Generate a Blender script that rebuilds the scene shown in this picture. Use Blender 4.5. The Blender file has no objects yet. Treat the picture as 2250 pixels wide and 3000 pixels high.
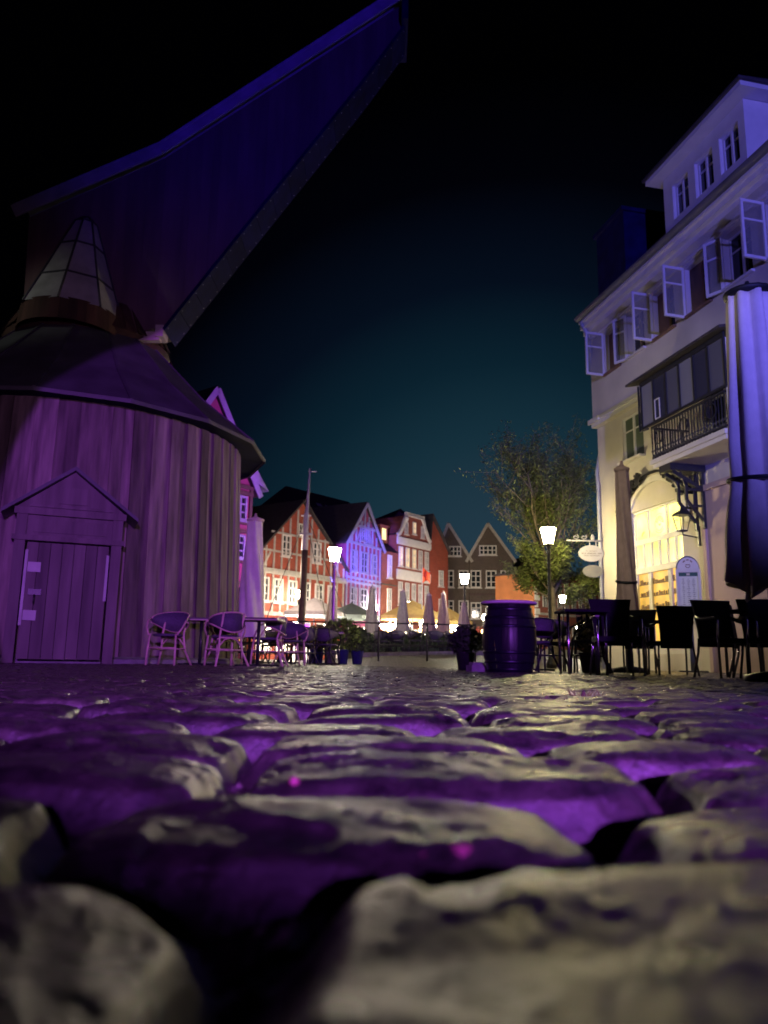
import bpy, math, random
import numpy as np
from mathutils import Vector, Matrix
random.seed(7); rng = np.random.default_rng(11)
R_ = math.radians
scene = bpy.context.scene
COL = scene.collection

# ------------------------------------------------------------------ camera
TH = R_(10.8); ROLL = .017; CAMZ = .155
cam_d = bpy.data.cameras.new("camera"); cam = bpy.data.objects.new("camera", cam_d); COL.objects.link(cam)
cam_d.sensor_fit = 'VERTICAL'; cam_d.sensor_height = 36; cam_d.sensor_width = 27; cam_d.lens = 27
cam_d.clip_start = .01; cam_d.clip_end = 2000
_R = Vector((1, 0, 0)); _U = Vector((0, -math.sin(TH), math.cos(TH))); _F = Vector((0, math.cos(TH), math.sin(TH)))
cr = math.cos(ROLL) * _R + math.sin(ROLL) * _U; cu = -math.sin(ROLL) * _R + math.cos(ROLL) * _U
m = Matrix((cr, cu, -_F)).transposed().to_4x4(); m.translation = Vector((0, 0, CAMZ)); cam.matrix_world = m
cam_d.dof.use_dof = True; cam_d.dof.focus_distance = 2.6; cam_d.dof.aperture_fstop = 5.8
scene.camera = cam
scene.cycles.use_denoising = True
scene.cycles.max_bounces = 6; scene.cycles.diffuse_bounces = 3; scene.cycles.glossy_bounces = 3
scene.cycles.sample_clamp_indirect = 4; scene.cycles.sample_clamp_direct = 60
scene.cycles.caustics_reflective = False; scene.cycles.caustics_refractive = False
scene.view_settings.view_transform = 'Standard'; scene.view_settings.look = 'None'
scene.view_settings.exposure = 0; scene.view_settings.gamma = 1; scene.view_settings.use_curve_mapping = False

# ------------------------------------------------------------------ night sky
w = bpy.data.worlds.new("World"); scene.world = w; w.use_nodes = True
nt = w.node_tree; nd = nt.nodes; lk = nt.links; nd.clear()
out = nd.new('ShaderNodeOutputWorld'); bg = nd.new('ShaderNodeBackground')
tc = nd.new('ShaderNodeTexCoord')
dot = nd.new('ShaderNodeVectorMath'); dot.operation = 'DOT_PRODUCT'
lk.new(tc.outputs['Generated'], dot.inputs[0]); gd = Vector((.16, 1, .06)).normalized(); dot.inputs[1].default_value = gd
ramp = nd.new('ShaderNodeValToRGB'); lk.new(dot.outputs['Value'], ramp.inputs[0])
E_ = ramp.color_ramp.elements
E_[0].position = .80; E_[0].color = (.0001, .0001, .0003, 1)
E_[1].position = 1.0; E_[1].color = (.018, .042, .064, 1)
for p, c in ((.86, (.0003, .0004, .0015)), (.915, (.0012, .0035, .009)), (.95, (.0025, .012, .021)), (.975, (.0058, .0225, .035))):
    e = E_.new(p); e.color = (c[0] * 1.3, c[1] * 1.28, c[2] * 1.28, 1)
# a few faint stars
vor = nd.new('ShaderNodeTexVoronoi'); vor.inputs['Scale'].default_value = 26
lk.new(tc.outputs['Generated'], vor.inputs['Vector'])
st = nd.new('ShaderNodeMath'); st.operation = 'LESS_THAN'; st.inputs[1].default_value = .022
lk.new(vor.outputs['Distance'], st.inputs[0])
sm = nd.new('ShaderNodeMath'); sm.operation = 'MULTIPLY'; sm.inputs[1].default_value = .05; lk.new(st.outputs[0], sm.inputs[0])
sep = nd.new('ShaderNodeSeparateColor'); lk.new(vor.outputs['Color'], sep.inputs[0])
gt = nd.new('ShaderNodeMath'); gt.operation = 'GREATER_THAN'; gt.inputs[1].default_value = .8; lk.new(sep.outputs[0], gt.inputs[0])
sm2 = nd.new('ShaderNodeMath'); sm2.operation = 'MULTIPLY'; lk.new(sm.outputs[0], sm2.inputs[0]); lk.new(gt.outputs[0], sm2.inputs[1])
add = nd.new('ShaderNodeMixRGB'); add.blend_type = 'ADD'; add.inputs[0].default_value = 1
lk.new(ramp.outputs[0], add.inputs[1]); lk.new(sm2.outputs[0], add.inputs[2])
lk.new(add.outputs[0], bg.inputs[0]); bg.inputs[1].default_value = 1.0; lk.new(bg.outputs[0], out.inputs[0])

# ------------------------------------------------------------------ the square's coloured floodlights (behind the photographer)
def spot(name, loc, tgt, power, color, size=40, blend=.6, radius=.12):
    d = bpy.data.lights.new(name, 'SPOT'); d.energy = power; d.color = color; d.spot_size = R_(size); d.spot_blend = blend
    d.shadow_soft_size = radius
    o = bpy.data.objects.new(name, d); COL.objects.link(o); o.location = loc
    o.rotation_euler = (Vector(tgt) - Vector(loc)).to_track_quat('-Z', 'Y').to_euler(); return o
def point(name, loc, power, color, radius=.1):
    d = bpy.data.lights.new(name, 'POINT'); d.energy = power; d.color = color; d.shadow_soft_size = radius
    o = bpy.data.objects.new(name, d); COL.objects.link(o); o.location = loc; return o
VIO = (.30, .05, 1.0); BLU = (.07, .05, 1.0); WARM = (1.0, .78, .38)
spot('floodlight_square', (1.9, -9, 2.2), (.46, 0.3, 2.125), 8600, (.42, .08, 1.0), 25, .06, .04)
spot('floodlight_crane', (1.5, -3, 1.6), (-3.3, 12, 2.3), 1050, (.64, .29, .76), 48, .95)
spot('floodlight_jib', (5.0, -5, 1.5), (-.6, 14.4, 11.3), 5200, (.06, .015, 1.0), 36, 1.0)
spot('floodlight_facade', (3.4, -12, 3.5), (6.2, 15, 7.6), 19000, (.16, .14, 1.0), 34, .8)
spot('floodlight_houses', (-2.6, 36, 3.4), (-1.35, 52.8, 7.0), 38000, (.20, .13, 1.0), 15, .6)
spot('floodlight_tower_house', (.5, 24.5, .8), (-5.6, 29.8, 6.0), 4000, (.62, .07, 1.0), 50, .4)
spot('floodlight_brick_gable', (4.2, 44.5, .6), (8.6, 49.2, 4.0), 260, (1.0, .38, .08), 44, .7)
# added fill lights without fixtures, off to the left and before the far houses
spot('facade_fill', (-3.0, 0, 5.2), (5.8, 16.3, 3.6), 2500, (1.0, .92, .72), 30, .7, .12)  # unseen source added to warm the cafe facade
spot('hood_fill', (-11, 9.5, 6.0), (-7.0, 13.9, 6.5), 150, (.92, 1.0, .78), 30, .9, .2)  # unseen source added to whiten the crane hood and roof
point('house_fill_left', (-5.0, 39, 5.0), 620, (1.0, .80, .60), .3)  # this and the other house points are added to brighten the far facades
point('house_fill_right', (5.2, 55.5, 4.0), 330, (1.0, .84, .66), .3)
point('umbrella_fill_violet', (-3.9, 41.5, 1.6), 130, (.55, .05, 1.0), .15)  # added to tint the open umbrella violet
point('house_fill_far', (7.0, 57, 4.5), 500, (1.0, .88, .74), .3)

# ------------------------------------------------------------------ materials
MATS = {}
def mat(name, col, rough=.7, var=.25, scale=6, bump=0, bscale=None, metal=0, stretch=(1, 1, 1), emit=None, spec=.5, tint=False, bdist=.01):
    if name in MATS: return MATS[name]
    m = bpy.data.materials.new(name); m.use_nodes = True; n = m.node_tree.nodes; l = m.node_tree.links
    b = n['Principled BSDF']; b.inputs['Roughness'].default_value = rough; b.inputs['Metallic'].default_value = metal
    b.inputs['Specular IOR Level'].default_value = spec
    t = n.new('ShaderNodeTexCoord'); mp = n.new('ShaderNodeMapping'); mp.inputs['Scale'].default_value = stretch
    l.new(t.outputs['Object'], mp.inputs[0])
    ns = n.new('ShaderNodeTexNoise'); ns.inputs['Scale'].default_value = scale; ns.inputs['Detail'].default_value = 5
    l.new(mp.outputs[0], ns.inputs['Vector'])
    r = n.new('ShaderNodeValToRGB'); r.color_ramp.elements[0].position = .3; r.color_ramp.elements[1].position = .7
    c = Vector(col)
    r.color_ramp.elements[0].color = (*(c * (1 - var)), 1); r.color_ramp.elements[1].color = (*(c * (1 + var)), 1)
    l.new(ns.outputs['Fac'], r.inputs[0]); src = r.outputs[0]
    if tint:
        a = n.new('ShaderNodeAttribute'); a.attribute_name = 'tint'
        mx = n.new('ShaderNodeMixRGB'); mx.blend_type = 'MULTIPLY'; mx.inputs[0].default_value = 1
        l.new(src, mx.inputs[1]); l.new(a.outputs['Fac'], mx.inputs[2]); src = mx.outputs[0]
    l.new(src, b.inputs['Base Color'])
    if emit:
        b.inputs['Emission Color'].default_value = (*emit[0], 1); b.inputs['Emission Strength'].default_value = emit[1]
    if bump:
        bn = n.new('ShaderNodeTexNoise'); bn.inputs['Scale'].default_value = bscale or scale * 4; bn.inputs['Detail'].default_value = 6
        l.new(mp.outputs[0], bn.inputs['Vector'])
        bp = n.new('ShaderNodeBump'); bp.inputs['Strength'].default_value = bump; bp.inputs['Distance'].default_value = bdist
        l.new(bn.outputs['Fac'], bp.inputs['Height']); l.new(bp.outputs[0], b.inputs['Normal'])
    MATS[name] = m; return m
def brickmat(name, c1, c2, mortar, sx=.24, sz=.08, axis='x', var=.3):
    m = bpy.data.materials.new(name); m.use_nodes = True; n = m.node_tree.nodes; l = m.node_tree.links
    b = n['Principled BSDF']; b.inputs['Roughness'].default_value = .85
    t = n.new('ShaderNodeTexCoord'); s = n.new('ShaderNodeSeparateXYZ'); l.new(t.outputs['Object'], s.inputs[0])
    ad = n.new('ShaderNodeMath'); ad.operation = 'ADD'; l.new(s.outputs[0], ad.inputs[0]); l.new(s.outputs[1], ad.inputs[1])
    c = n.new('ShaderNodeCombineXYZ'); l.new(ad.outputs[0], c.inputs[0]); l.new(s.outputs[2], c.inputs[1])
    br = n.new('ShaderNodeTexBrick'); l.new(c.outputs[0], br.inputs['Vector'])
    br.inputs['Color1'].default_value = (*c1, 1); br.inputs['Color2'].default_value = (*c2, 1); br.inputs['Mortar'].default_value = (*mortar, 1)
    br.inputs['Scale'].default_value = 1; br.inputs['Brick Width'].default_value = sx; br.inputs['Row Height'].default_value = sz
    br.inputs['Mortar Size'].default_value = .012
    ns = n.new('ShaderNodeTexNoise'); ns.inputs['Scale'].default_value = 1.3; ns.inputs['Detail'].default_value = 6; l.new(t.outputs['Object'], ns.inputs['Vector'])
    mr = n.new('ShaderNodeMapRange'); mr.inputs[3].default_value = 1 - var; mr.inputs[4].default_value = 1 + var; l.new(ns.outputs[0], mr.inputs[0])
    mx = n.new('ShaderNodeMixRGB'); mx.blend_type = 'MULTIPLY'; mx.inputs[0].default_value = 1
    l.new(br.outputs[0], mx.inputs[1]); l.new(mr.outputs[0], mx.inputs[2]); l.new(mx.outputs[0], b.inputs['Base Color'])
    return m
def glassmat(name, col=(.02, .025, .03), emit=None, rough=.08):
    m = bpy.data.materials.new(name); m.use_nodes = True; n = m.node_tree.nodes; l = m.node_tree.links
    b = n['Principled BSDF']; b.inputs['Base Color'].default_value = (*col, 1); b.inputs['Roughness'].default_value = rough
    if emit:
        t = n.new('ShaderNodeTexCoord'); ns = n.new('ShaderNodeTexNoise'); ns.inputs['Scale'].default_value = 1.6; ns.inputs['Detail'].default_value = 3
        l.new(t.outputs['Object'], ns.inputs['Vector'])
        mr = n.new('ShaderNodeMapRange'); mr.inputs[1].default_value = .3; mr.inputs[2].default_value = .7
        mr.inputs[3].default_value = emit[1] * .45; mr.inputs[4].default_value = emit[1] * 1.4; l.new(ns.outputs[0], mr.inputs[0])
        b.inputs['Emission Color'].default_value = (*emit[0], 1); l.new(mr.outputs[0], b.inputs['Emission Strength'])
    return m
M = dict(
 plank=mat('weathered_planks', (.21, .17, .155), .75, .5, 9, .7, 45, stretch=(1, 1, .10), tint=True),
 door=mat('door_planks', (.17, .14, .14), .75, .3, 6, .4, 30, stretch=(1, 1, .12), tint=True),
 jib=mat('jib_boards', (.16, .10, .10), .7, .25, 3, .3, 24, stretch=(1, 1, .15), tint=True),
 skirt=mat('red_brown_boards', (.075, .032, .026), .8, .35, 5, .3, 24, stretch=(1, 1, .2), tint=True),
 under=mat('shaded_boards', (.007, .006, .05), .85, .35, 3, .3, 24, spec=.1, tint=True),  # near-black blue boards; underside shade and blue cast put into the colour
 slate=mat('crane_roof_felt', (.095, .095, .11), .6, .25, 2.2, .25, 18, tint=True),
 lead=mat('lead_sheet', (.42, .43, .42), .5, .22, 3, .2, 14, tint=True),
 seam=mat('dark_seam', (.05, .05, .06), .5),
 iron=mat('black_iron', (.025, .025, .03), .4, .2, 20, .2, 60),
 chrome=mat('brushed_steel', (.55, .55, .58), .22, .1, 30, metal=1),
 plaster=mat('cream_plaster', (.60, .55, .48), .9, .15, .9, .25, 60, bdist=.004),
 pinkpl=mat('rose_plaster', (.52, .38, .34), .9, .08, 1.2, .2, 50),
 trim=mat('white_trim', (.70, .67, .62), .6, .06, 4),
 tile=mat('dark_roof_tile', (.045, .038, .042), .75, .3, 5, .6, 12),
 wood=mat('brown_wood', (.20, .11, .06), .6, .3, 5, .2, 30, stretch=(1, 1, .2)),
 glass=glassmat('dark_glass'), sash=None,
 litshop=glassmat('lit_shop_glass', (.05, .04, .02), ((1.0, .86, .22), 2.3), .3),
 litlow=glassmat('lit_shop_shelves', (.05, .03, .01), ((1.0, .56, .09), 1.0), .3),
 litwarm=glassmat('lit_warm_window', (.3, .25, .1), ((1.0, .72, .32), 1.6), .3),
 litamber=glassmat('lit_amber_window', (.3, .2, .1), ((1.0, .5, .08), 1.3), .3),
 litwhite=glassmat('lit_white_shopfront', (.5, .5, .4), ((1.0, .86, .62), 8), .4),
 litpurple=glassmat('lit_purple_shopfront', (.3, .1, .5), ((.50, .03, 1.0), 7.0), .4),
 lamp=mat('lamp_glass', (.9, .9, .8), .4, .02, emit=((1.0, .82, .38), 310)),
 lampw=mat('white_lamp_glass', (.9, .9, .8), .4, .02, emit=((1.0, .90, .66), 220)),
 bulb=mat('stall_bulb', (.9, .9, .8), .4, .02, emit=((1.0, .86, .62), 140)),
 candle=mat('candle_glow', (.9, .7, .4), .4, .02, emit=((1.0, .70, .22), 30)),
 brick=brickmat('red_brick', (.46, .070, .035), (.34, .050, .028), (.30, .12, .08)),
 brickd=brickmat('dark_brick', (.115, .075, .06), (.075, .055, .045), (.17, .14, .12)),
 brickc=brickmat('rust_brick', (.33, .070, .045), (.23, .050, .035), (.24, .11, .08)),
 beam=mat('grey_timber', (.46, .42, .38), .8, .2, 4, .3, 20),
 beamd=mat('dark_timber', (.10, .06, .06), .8, .2, 4),
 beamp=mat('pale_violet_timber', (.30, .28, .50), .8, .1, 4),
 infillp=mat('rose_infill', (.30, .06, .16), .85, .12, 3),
 stucco=mat('white_stucco', (.72, .68, .64), .75, .08, 3, .2, 20),
 navy=mat('black_wicker', (.006, .006, .012), .6, .3, 60, .6, 180, bdist=.004, spec=.12),
 cane=mat('pink_cane', (.74, .52, .44), .45, .2, 12, .1, 40),
 text=mat('dark_mesh_fabric', (.10, .085, .13), .7, .2, 40, .4, 250, bdist=.003),
 tabletop=mat('table_laminate', (.10, .09, .09), .3, .2, 8),
 edge=mat('table_edge', (.62, .56, .42), .5, .1, 8),
 barrel=mat('barrel_staves', (.012, .012, .022), .36, .3, 6, .35, 20, stretch=(1, 1, .15), spec=.4, tint=True),
 hoop=mat('barrel_hoop', (.03, .03, .05), .35, .15, 10, metal=.7),
 barreltop=mat('barrel_top', (.82, .70, .76), .5, .08, 8),
 canvas=mat('pale_canvas', (.70, .58, .54), .85, .07, 8, .5, 140, bdist=.003),
 canvasb=mat('dusty_rose_canvas', (.42, .29, .26), .85, .1, 8, .3, 60, bdist=.004),
 canvasg=mat('beige_canvas', (.50, .47, .40), .85, .1, 8),
 canvasy=mat('ochre_canvas', (.60, .42, .16), .8, .1, 6, emit=((1, .5, .12), .10)),  # faint emission: the cloth glows though it holds no lamp
 canvast=mat('grey_green_canvas', (.16, .20, .20), .85, .1, 6),
 canvasw=mat('striped_canvas', (.65, .60, .62), .8, .1, 6),
 strap=mat('black_strap', (.01, .01, .012), .6),
 pot=mat('blue_glazed_pot', (.04, .045, .20), .3, .2, 8),
 potg=mat('grey_pot', (.20, .20, .19), .7, .2, 8),
 leaf=mat('pot_leaves', (.10, .17, .035), .6, .4, 9, tint=True),
 leafy=mat('yellowing_leaves', (.24, .20, .06), .6, .4, 9, tint=True),
 treeleaf=mat('willow_leaves', (.16, .20, .06), .6, .35, 3, tint=True),
 bark=mat('bark', (.16, .13, .10), .9, .3, 8, .6, 30),
 mastw=mat('mast_white', (.62, .60, .62), .6, .08, 5), mastb=mat('mast_brown', (.15, .10, .08), .7, .2, 5),
 flag=mat('orange_red_flag', (.85, .10, .03), .7, .05, 5),
 flagd=mat('dark_red_flag', (.50, .01, .02), .7, .05, 5),
 paper=mat('menu_paper', (.74, .75, .64), .7, .06, 8), green=mat('green_header', (.02, .09, .06), .6), ink=mat('faded_ink', (.20, .18, .15), .8),
 sign=mat('white_enamel', (.42, .41, .37), .4, .04, 5), signg=mat('grey_enamel', (.17, .17, .14), .5, .08, 5),
 hedge=mat('hedge_leaves', (.035, .06, .03), .7, .4, 9, tint=True),
 paleiron=mat('pale_painted_iron', (.45, .44, .40), .6, .1, 9),
 pinkpeb=mat('pink_petal', (.75, .22, .30), .6, .2, 40), grass=mat('joint_grass', (.08, .12, .03), .7, .3, 20), straw=mat('dry_weed', (.16, .12, .07), .7, .3, 20),
 stonebase=mat('plinth_stone', (.24, .23, .25), .8, .3, 5, .5, 20),
 orange=mat('orange_render', (.55, .20, .07), .85, .15, 1.5, .3, 10),
)

def clearglass(name, col=(.30, .30, .28), f=.35):
    m = bpy.data.materials.new(name); m.use_nodes = True; n = m.node_tree.nodes; l = m.node_tree.links; b = n['Principled BSDF']
    b.inputs['Base Color'].default_value = (*col, 1); b.inputs['Roughness'].default_value = .15; t = n.new('ShaderNodeBsdfTransparent'); mx = n.new('ShaderNodeMixShader'); mx.inputs[0].default_value = f
    l.new(t.outputs[0], mx.inputs[1]); l.new(b.outputs[0], mx.inputs[2]); l.new(mx.outputs[0], n['Material Output'].inputs[0]); return m
M['sash'] = clearglass('sash_glass')
# ------------------------------------------------------------------ mesh builder
class MB:
    def __init__(s): s.v = []; s.f = []; s.mi = []; s.tn = []; s.sm = []; s.M = Matrix.Identity(4); s.t = 1.0
    def add(s, vs, fs, mi=0, smooth=False):
        b = len(s.v)
        for p in vs: s.v.append(tuple(s.M @ Vector(p)))
        for f in fs: s.f.append([b + i for i in f]); s.mi.append(mi); s.tn.append(s.t); s.sm.append(smooth)
        return s
    def box(s, x0, x1, y0, y1, z0, z1, mi=0):
        vs = [(x0, y0, z0), (x1, y0, z0), (x1, y1, z0), (x0, y1, z0), (x0, y0, z1), (x1, y0, z1), (x1, y1, z1), (x0, y1, z1)]
        return s.add(vs, [(0, 3, 2, 1), (4, 5, 6, 7), (0, 1, 5, 4), (1, 2, 6, 5), (2, 3, 7, 6), (3, 0, 4, 7)], mi)
    def prism(s, poly, y0, y1, mi=0):            # polygon in x,z extruded along y
        n = len(poly); vs = [(x, y0, z) for x, z in poly] + [(x, y1, z) for x, z in poly]
        return s.add(vs, [list(range(n)), list(range(2 * n - 1, n - 1, -1))] + [((i + 1) % n, i, n + i, n + (i + 1) % n) for i in range(n)], mi)
    def bar(s, a, b, wx, wy, mi=0):              # square bar from a to b
        a = Vector(a); b = Vector(b); d = (b - a); L = d.length; q = d.to_track_quat('Z', 'Y').to_matrix().to_4x4(); q.translation = a
        o = s.M; s.M = o @ q; s.box(-wx / 2, wx / 2, -wy / 2, wy / 2, 0, L, mi); s.M = o; return s
    def tube(s, pts, r, mi=0, n=8, closed=False):
        P = [Vector(p) for p in pts]; rs = r if isinstance(r, (list, tuple)) else [r] * len(P); vs = []; fs = []; prev = None
        for i, p in enumerate(P):
            d = (P[min(i + 1, len(P) - 1)] - P[max(i - 1, 0)]).normalized()
            u = (prev - d * prev.dot(d)) if prev is not None else d.orthogonal()
            if u.length < 1e-5: u = d.orthogonal()
            u.normalize(); v = d.cross(u); prev = u
            for k in range(n):
                a = 2 * math.pi * k / n; vs.append(p + rs[i] * (math.cos(a) * u + math.sin(a) * v))
        for i in range(len(P) - 1):
            for k in range(n):
                fs.append((i * n + k, i * n + (k + 1) % n, (i + 1) * n + (k + 1) % n, (i + 1) * n + k))
        fs.append(list(range(n))[::-1]); fs.append([(len(P) - 1) * n + k for k in range(n)])
        return s.add(vs, fs, mi, True)
    def lathe(s, prof, n=24, mi=0, cx=0, cy=0, rfun=None, smooth=True, phase=0, cap=True):
        vs = []; fs = []
        for j, (r, z) in enumerate(prof):
            for k in range(n):
                a = 2 * math.pi * (k + phase) / n; rr = r * (rfun(a, z) if rfun else 1); vs.append((cx + rr * math.cos(a), cy + rr * math.sin(a), z))
        for j in range(len(prof) - 1):
            for k in range(n):
                fs.append((j * n + k, j * n + (k + 1) % n, (j + 1) * n + (k + 1) % n, (j + 1) * n + k))
        if cap and prof[0][0] > 1e-4: fs.append(list(range(n))[::-1])
        if cap and prof[-1][0] > 1e-4: fs.append([(len(prof) - 1) * n + k for k in range(n)])
        return s.add(vs, fs, mi, smooth)
    def build(s, name, mats, parent=None, label=None):
        me = bpy.data.meshes.new(name); me.from_pydata(s.v, [], s.f)
        for mm in (mats if isinstance(mats, (list, tuple)) else [mats]): me.materials.append(mm)
        me.polygons.foreach_set('material_index', s.mi)
        me.polygons.foreach_set('use_smooth', s.sm)
        a = me.attributes.new('tint', 'FLOAT', 'FACE'); a.data.foreach_set('value', s.tn)
        me.update(); o = bpy.data.objects.new(name, me); COL.objects.link(o)
        if parent: o.parent = parent
        if label: o['label'] = label
        return o
def rot(x=0, y=0, z=0, loc=(0, 0, 0)):
    return Matrix.Translation(loc) @ Matrix.Rotation(z, 4, 'Z') @ Matrix.Rotation(y, 4, 'Y') @ Matrix.Rotation(x, 4, 'X')
def tag(o, label, cat, group=None, kind=None):
    if label: o['label'] = label
    if cat: o['category'] = cat
    if group: o['group'] = group
    if kind: o['kind'] = kind
    return o
def thing(name, label, cat, loc=(0, 0, 0), rz=0, group=None):
    o = bpy.data.objects.new(name, None); COL.objects.link(o); o.empty_display_size = .2
    o.location = loc; o.rotation_euler = (0, 0, rz); return tag(o, label, cat, group)
def kids(o): return [c for c in bpy.data.objects if c.parent == o]
def dup(o, loc, rz, label=None, group=None, scale=None):
    def cp(a, par):
        c = a.copy(); COL.objects.link(c); c.parent = par
        for ch in KIDS[a.name]: cp(bpy.data.objects[ch], c)
        return c
    def reg(a):
        KIDS[a.name] = [c.name for c in kids(a)]
        for ch in KIDS[a.name]: reg(bpy.data.objects[ch])
    if o.name not in KIDS: reg(o)
    r = cp(o, None); r.location = loc; r.rotation_euler = (0, 0, rz)
    if scale: r.scale = (scale,) * 3
    if label: r['label'] = label
    if group: r['group'] = group
    return r
KIDS = {}

# ------------------------------------------------------------------ ground
def sst(x, a, b): t = np.clip((x - a) / (b - a), 0, 1); return t * t * (3 - 2 * t)
def gz(x, y):
    x = np.asarray(x, float); y = np.asarray(y, float)
    z = .085 * (1 - sst(y, 1.0, 4.6))
    z = z * (1 - sst(np.abs(x), 6, 12))
    z = np.where(y < -2, z * np.clip(1 + (y + 2) / 6, 0, 1), z)
    ramp = .42 * sst(y, 19, 31) * sst(x, -3.2, 1.0) * (1 - sst(x, 6, 9)) * (1 - sst(y, 38, 48))
    return z + ramp
def vnoise(x, y, s, seed):
    X = x * s + seed * 17.3; Y = y * s + seed * 7.7; xi = np.floor(X); yi = np.floor(Y); fx = X - xi; fy = Y - yi
    fx = fx * fx * (3 - 2 * fx); fy = fy * fy * (3 - 2 * fy)
    def h(a, b): v = np.sin(a * 127.1 + b * 311.7 + seed * 74.7) * 43758.5453; return v - np.floor(v)
    return (h(xi, yi) * (1 - fx) + h(xi + 1, yi) * fx) * (1 - fy) + (h(xi, yi + 1) * (1 - fx) + h(xi + 1, yi + 1) * fx) * fy - .5
def ground_mesh():
    ys = [.09]
    while ys[-1] < 16.6:
        y = ys[-1]; ys.append(y + (.0028 * y if y < 1.3 else .0036 if y < 3 else .0065 if y < 7 else .013))
    ys = np.array(ys)
    ss = np.concatenate([np.linspace(-1.7, -.6, 60), np.linspace(-.595, .595, 680), np.linspace(.6, 1.7, 60)])
    Y, S = np.meshgrid(ys, ss, indexing='ij'); X = S * Y + np.sign(S) * np.maximum(np.abs(S) - .595, 0) * .6
    # row warping
    Yw = Y + .018 * vnoise(X, Y, 1.7, 1) + .012 * vnoise(X, Y, 5, 2) + .03 * vnoise(X, Y, .35, 3)
    near = sst(Y, .2, .9); Yw = Y * (1 - near) + Yw * near + .008 * vnoise(X, Y, 9, 4)
    b = [.02, .305, .465, .63, .80, .975]
    while b[-1] < 18: b.append(b[-1] + rng.uniform(.125, .175))
    b = np.array(b); k = np.clip(np.searchsorted(b, Yw) - 1, 0, len(b) - 2)
    v = (Yw - b[k]) / (b[k + 1] - b[k]) * 2 - 1; hd = (b[k + 1] - b[k]) / 2
    U = np.zeros_like(X); HW = np.zeros_like(X); ID = np.zeros_like(X, dtype=np.int64)
    special = {0: [-.62, -.30, -.040, .30, .6], 1: [-.38, -.155, .114, .37, .62], 2: [-.5, -.34, -.1, .185, .40, .65], 3: [-.55, -.33, -.12, .14, .33, .6],
               4: [-.5, -.2, .05, .30, .55]}
    Xw = X + .010 * vnoise(X, Y, 6, 5)
    for r in range(len(b) - 1):
        mk = k == r
        if not mk.any(): continue
        lim = b[r + 1] * 2.6 + .7
        if r in special:
            xs = special[r]; xs = [xs[0] - .24 * i for i in range(6, 0, -1)] + xs + [xs[-1] + .24 * i for i in range(1, 7)]
        else:
            xs = [-lim - rng.uniform(0, .2)]
            while xs[-1] < lim: xs.append(xs[-1] + rng.uniform(.15, .27))
        xs = np.array(xs); xx = Xw[mk]; j = np.clip(np.searchsorted(xs, xx) - 1, 0, len(xs) - 2)
        U[mk] = (xx - xs[j]) / (xs[j + 1] - xs[j]) * 2 - 1; HW[mk] = (xs[j + 1] - xs[j]) / 2; ID[mk] = r * 1000 + j
    H = lambda n: (np.sin(ID * 12.9898 + n * 78.233) * 43758.5453) % 1.0 - .5
    gap = .010 + .006 * H(9)
    gap = np.where(Y < .5, .017, gap)
    ub = np.clip((HW * np.abs(U)) / (HW - gap * .6), 0, 1.6); vb = np.clip((hd * np.abs(v)) / (hd - gap * .6), 0, 1.6)
    p = 5.0; r = (ub ** p + vb ** p) ** (1 / p)
    edge = np.minimum(HW * (1 - np.abs(U)), hd * (1 - np.abs(v)))
    z = -.0045 * r ** 2 - .005 * sst(r, .62, .98) - .024 * sst(r + .10 * vnoise(X, Y, 30, 6), .87, 1.08)
    far = 1 - .35 * sst(Y, 1.5, 6)
    z = z + (.006 * H(1) + .008 * H(2) * U + .010 * H(3) * v) * np.where(Y < .45, .5, 1) * far
    z = z + .0045 * vnoise(X, Y, 12, 7) + .0030 * vnoise(X, Y, 31, 8) + .0012 * vnoise(X + .3 * Y, Y, 85, 9) + np.where(Y < 2.2, .0007 * vnoise(X, Y, 210, 10) + .0004 * vnoise(X, Y, 430, 14), 0)
    z = z + np.where(Y < .305, .009, 0) * np.where(X > -.045, 1, .5) + .006 * ((k == 1) & (X > -.16) & (X < .12))  * sst(.305 - Y, 0, .02)
    z = z - .0024 * np.abs(vnoise(X + .02 * vnoise(X, Y, 40, 21), Y, 15, 20)) * 2 + .005 * sst(r, .98, 1.1) * vnoise(X, Y, 150, 22)
    # pits and chips
    z = z - .004 * sst(vnoise(X, Y, 19, 12), .30, .42)
    Z = gz(X, Y) + z + .02 * vnoise(X, Y, .8, 13) * sst(Y, 1.0, 3)
    global JP
    sel = np.argwhere((r > 1.04) & (Y > .2) & (Y < 2.4) & (np.abs(S) < .58)); sel = sel[rng.permutation(len(sel))[:900]]
    JP = [(X[a, c], Y[a, c], Z[a, c]) for a, c in sel]
    n0, n1 = X.shape; co = np.stack([X, Y, Z], -1).reshape(-1, 3).astype(np.float32)
    i = np.arange(n0 - 1)[:, None] * n1 + np.arange(n1 - 1)[None, :]
    q = np.stack([i, i + 1, i + n1 + 1, i + n1], -1).reshape(-1)
    me = bpy.data.meshes.new('cobblestones'); nq = len(q) // 4
    me.vertices.add(len(co)); me.vertices.foreach_set('co', co.ravel()); me.loops.add(nq * 4); me.loops.foreach_set('vertex_index', q.astype(np.int32))
    me.polygons.add(nq); me.polygons.foreach_set('loop_start', np.arange(0, nq * 4, 4, dtype=np.int32)); me.polygons.foreach_set('loop_total', np.full(nq, 4, np.int32))
    me.polygons.foreach_set('use_smooth', np.ones(nq, bool)); me.update()
    a = me.attributes.new('joint', 'FLOAT', 'POINT'); a.data.foreach_set('value', sst(r, .93, 1.1).ravel().astype(np.float32))
    a = me.attributes.new('shade', 'FLOAT', 'POINT'); a.data.foreach_set('value', (1 + .5 * H(5)).ravel().astype(np.float32))
    return me
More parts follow.
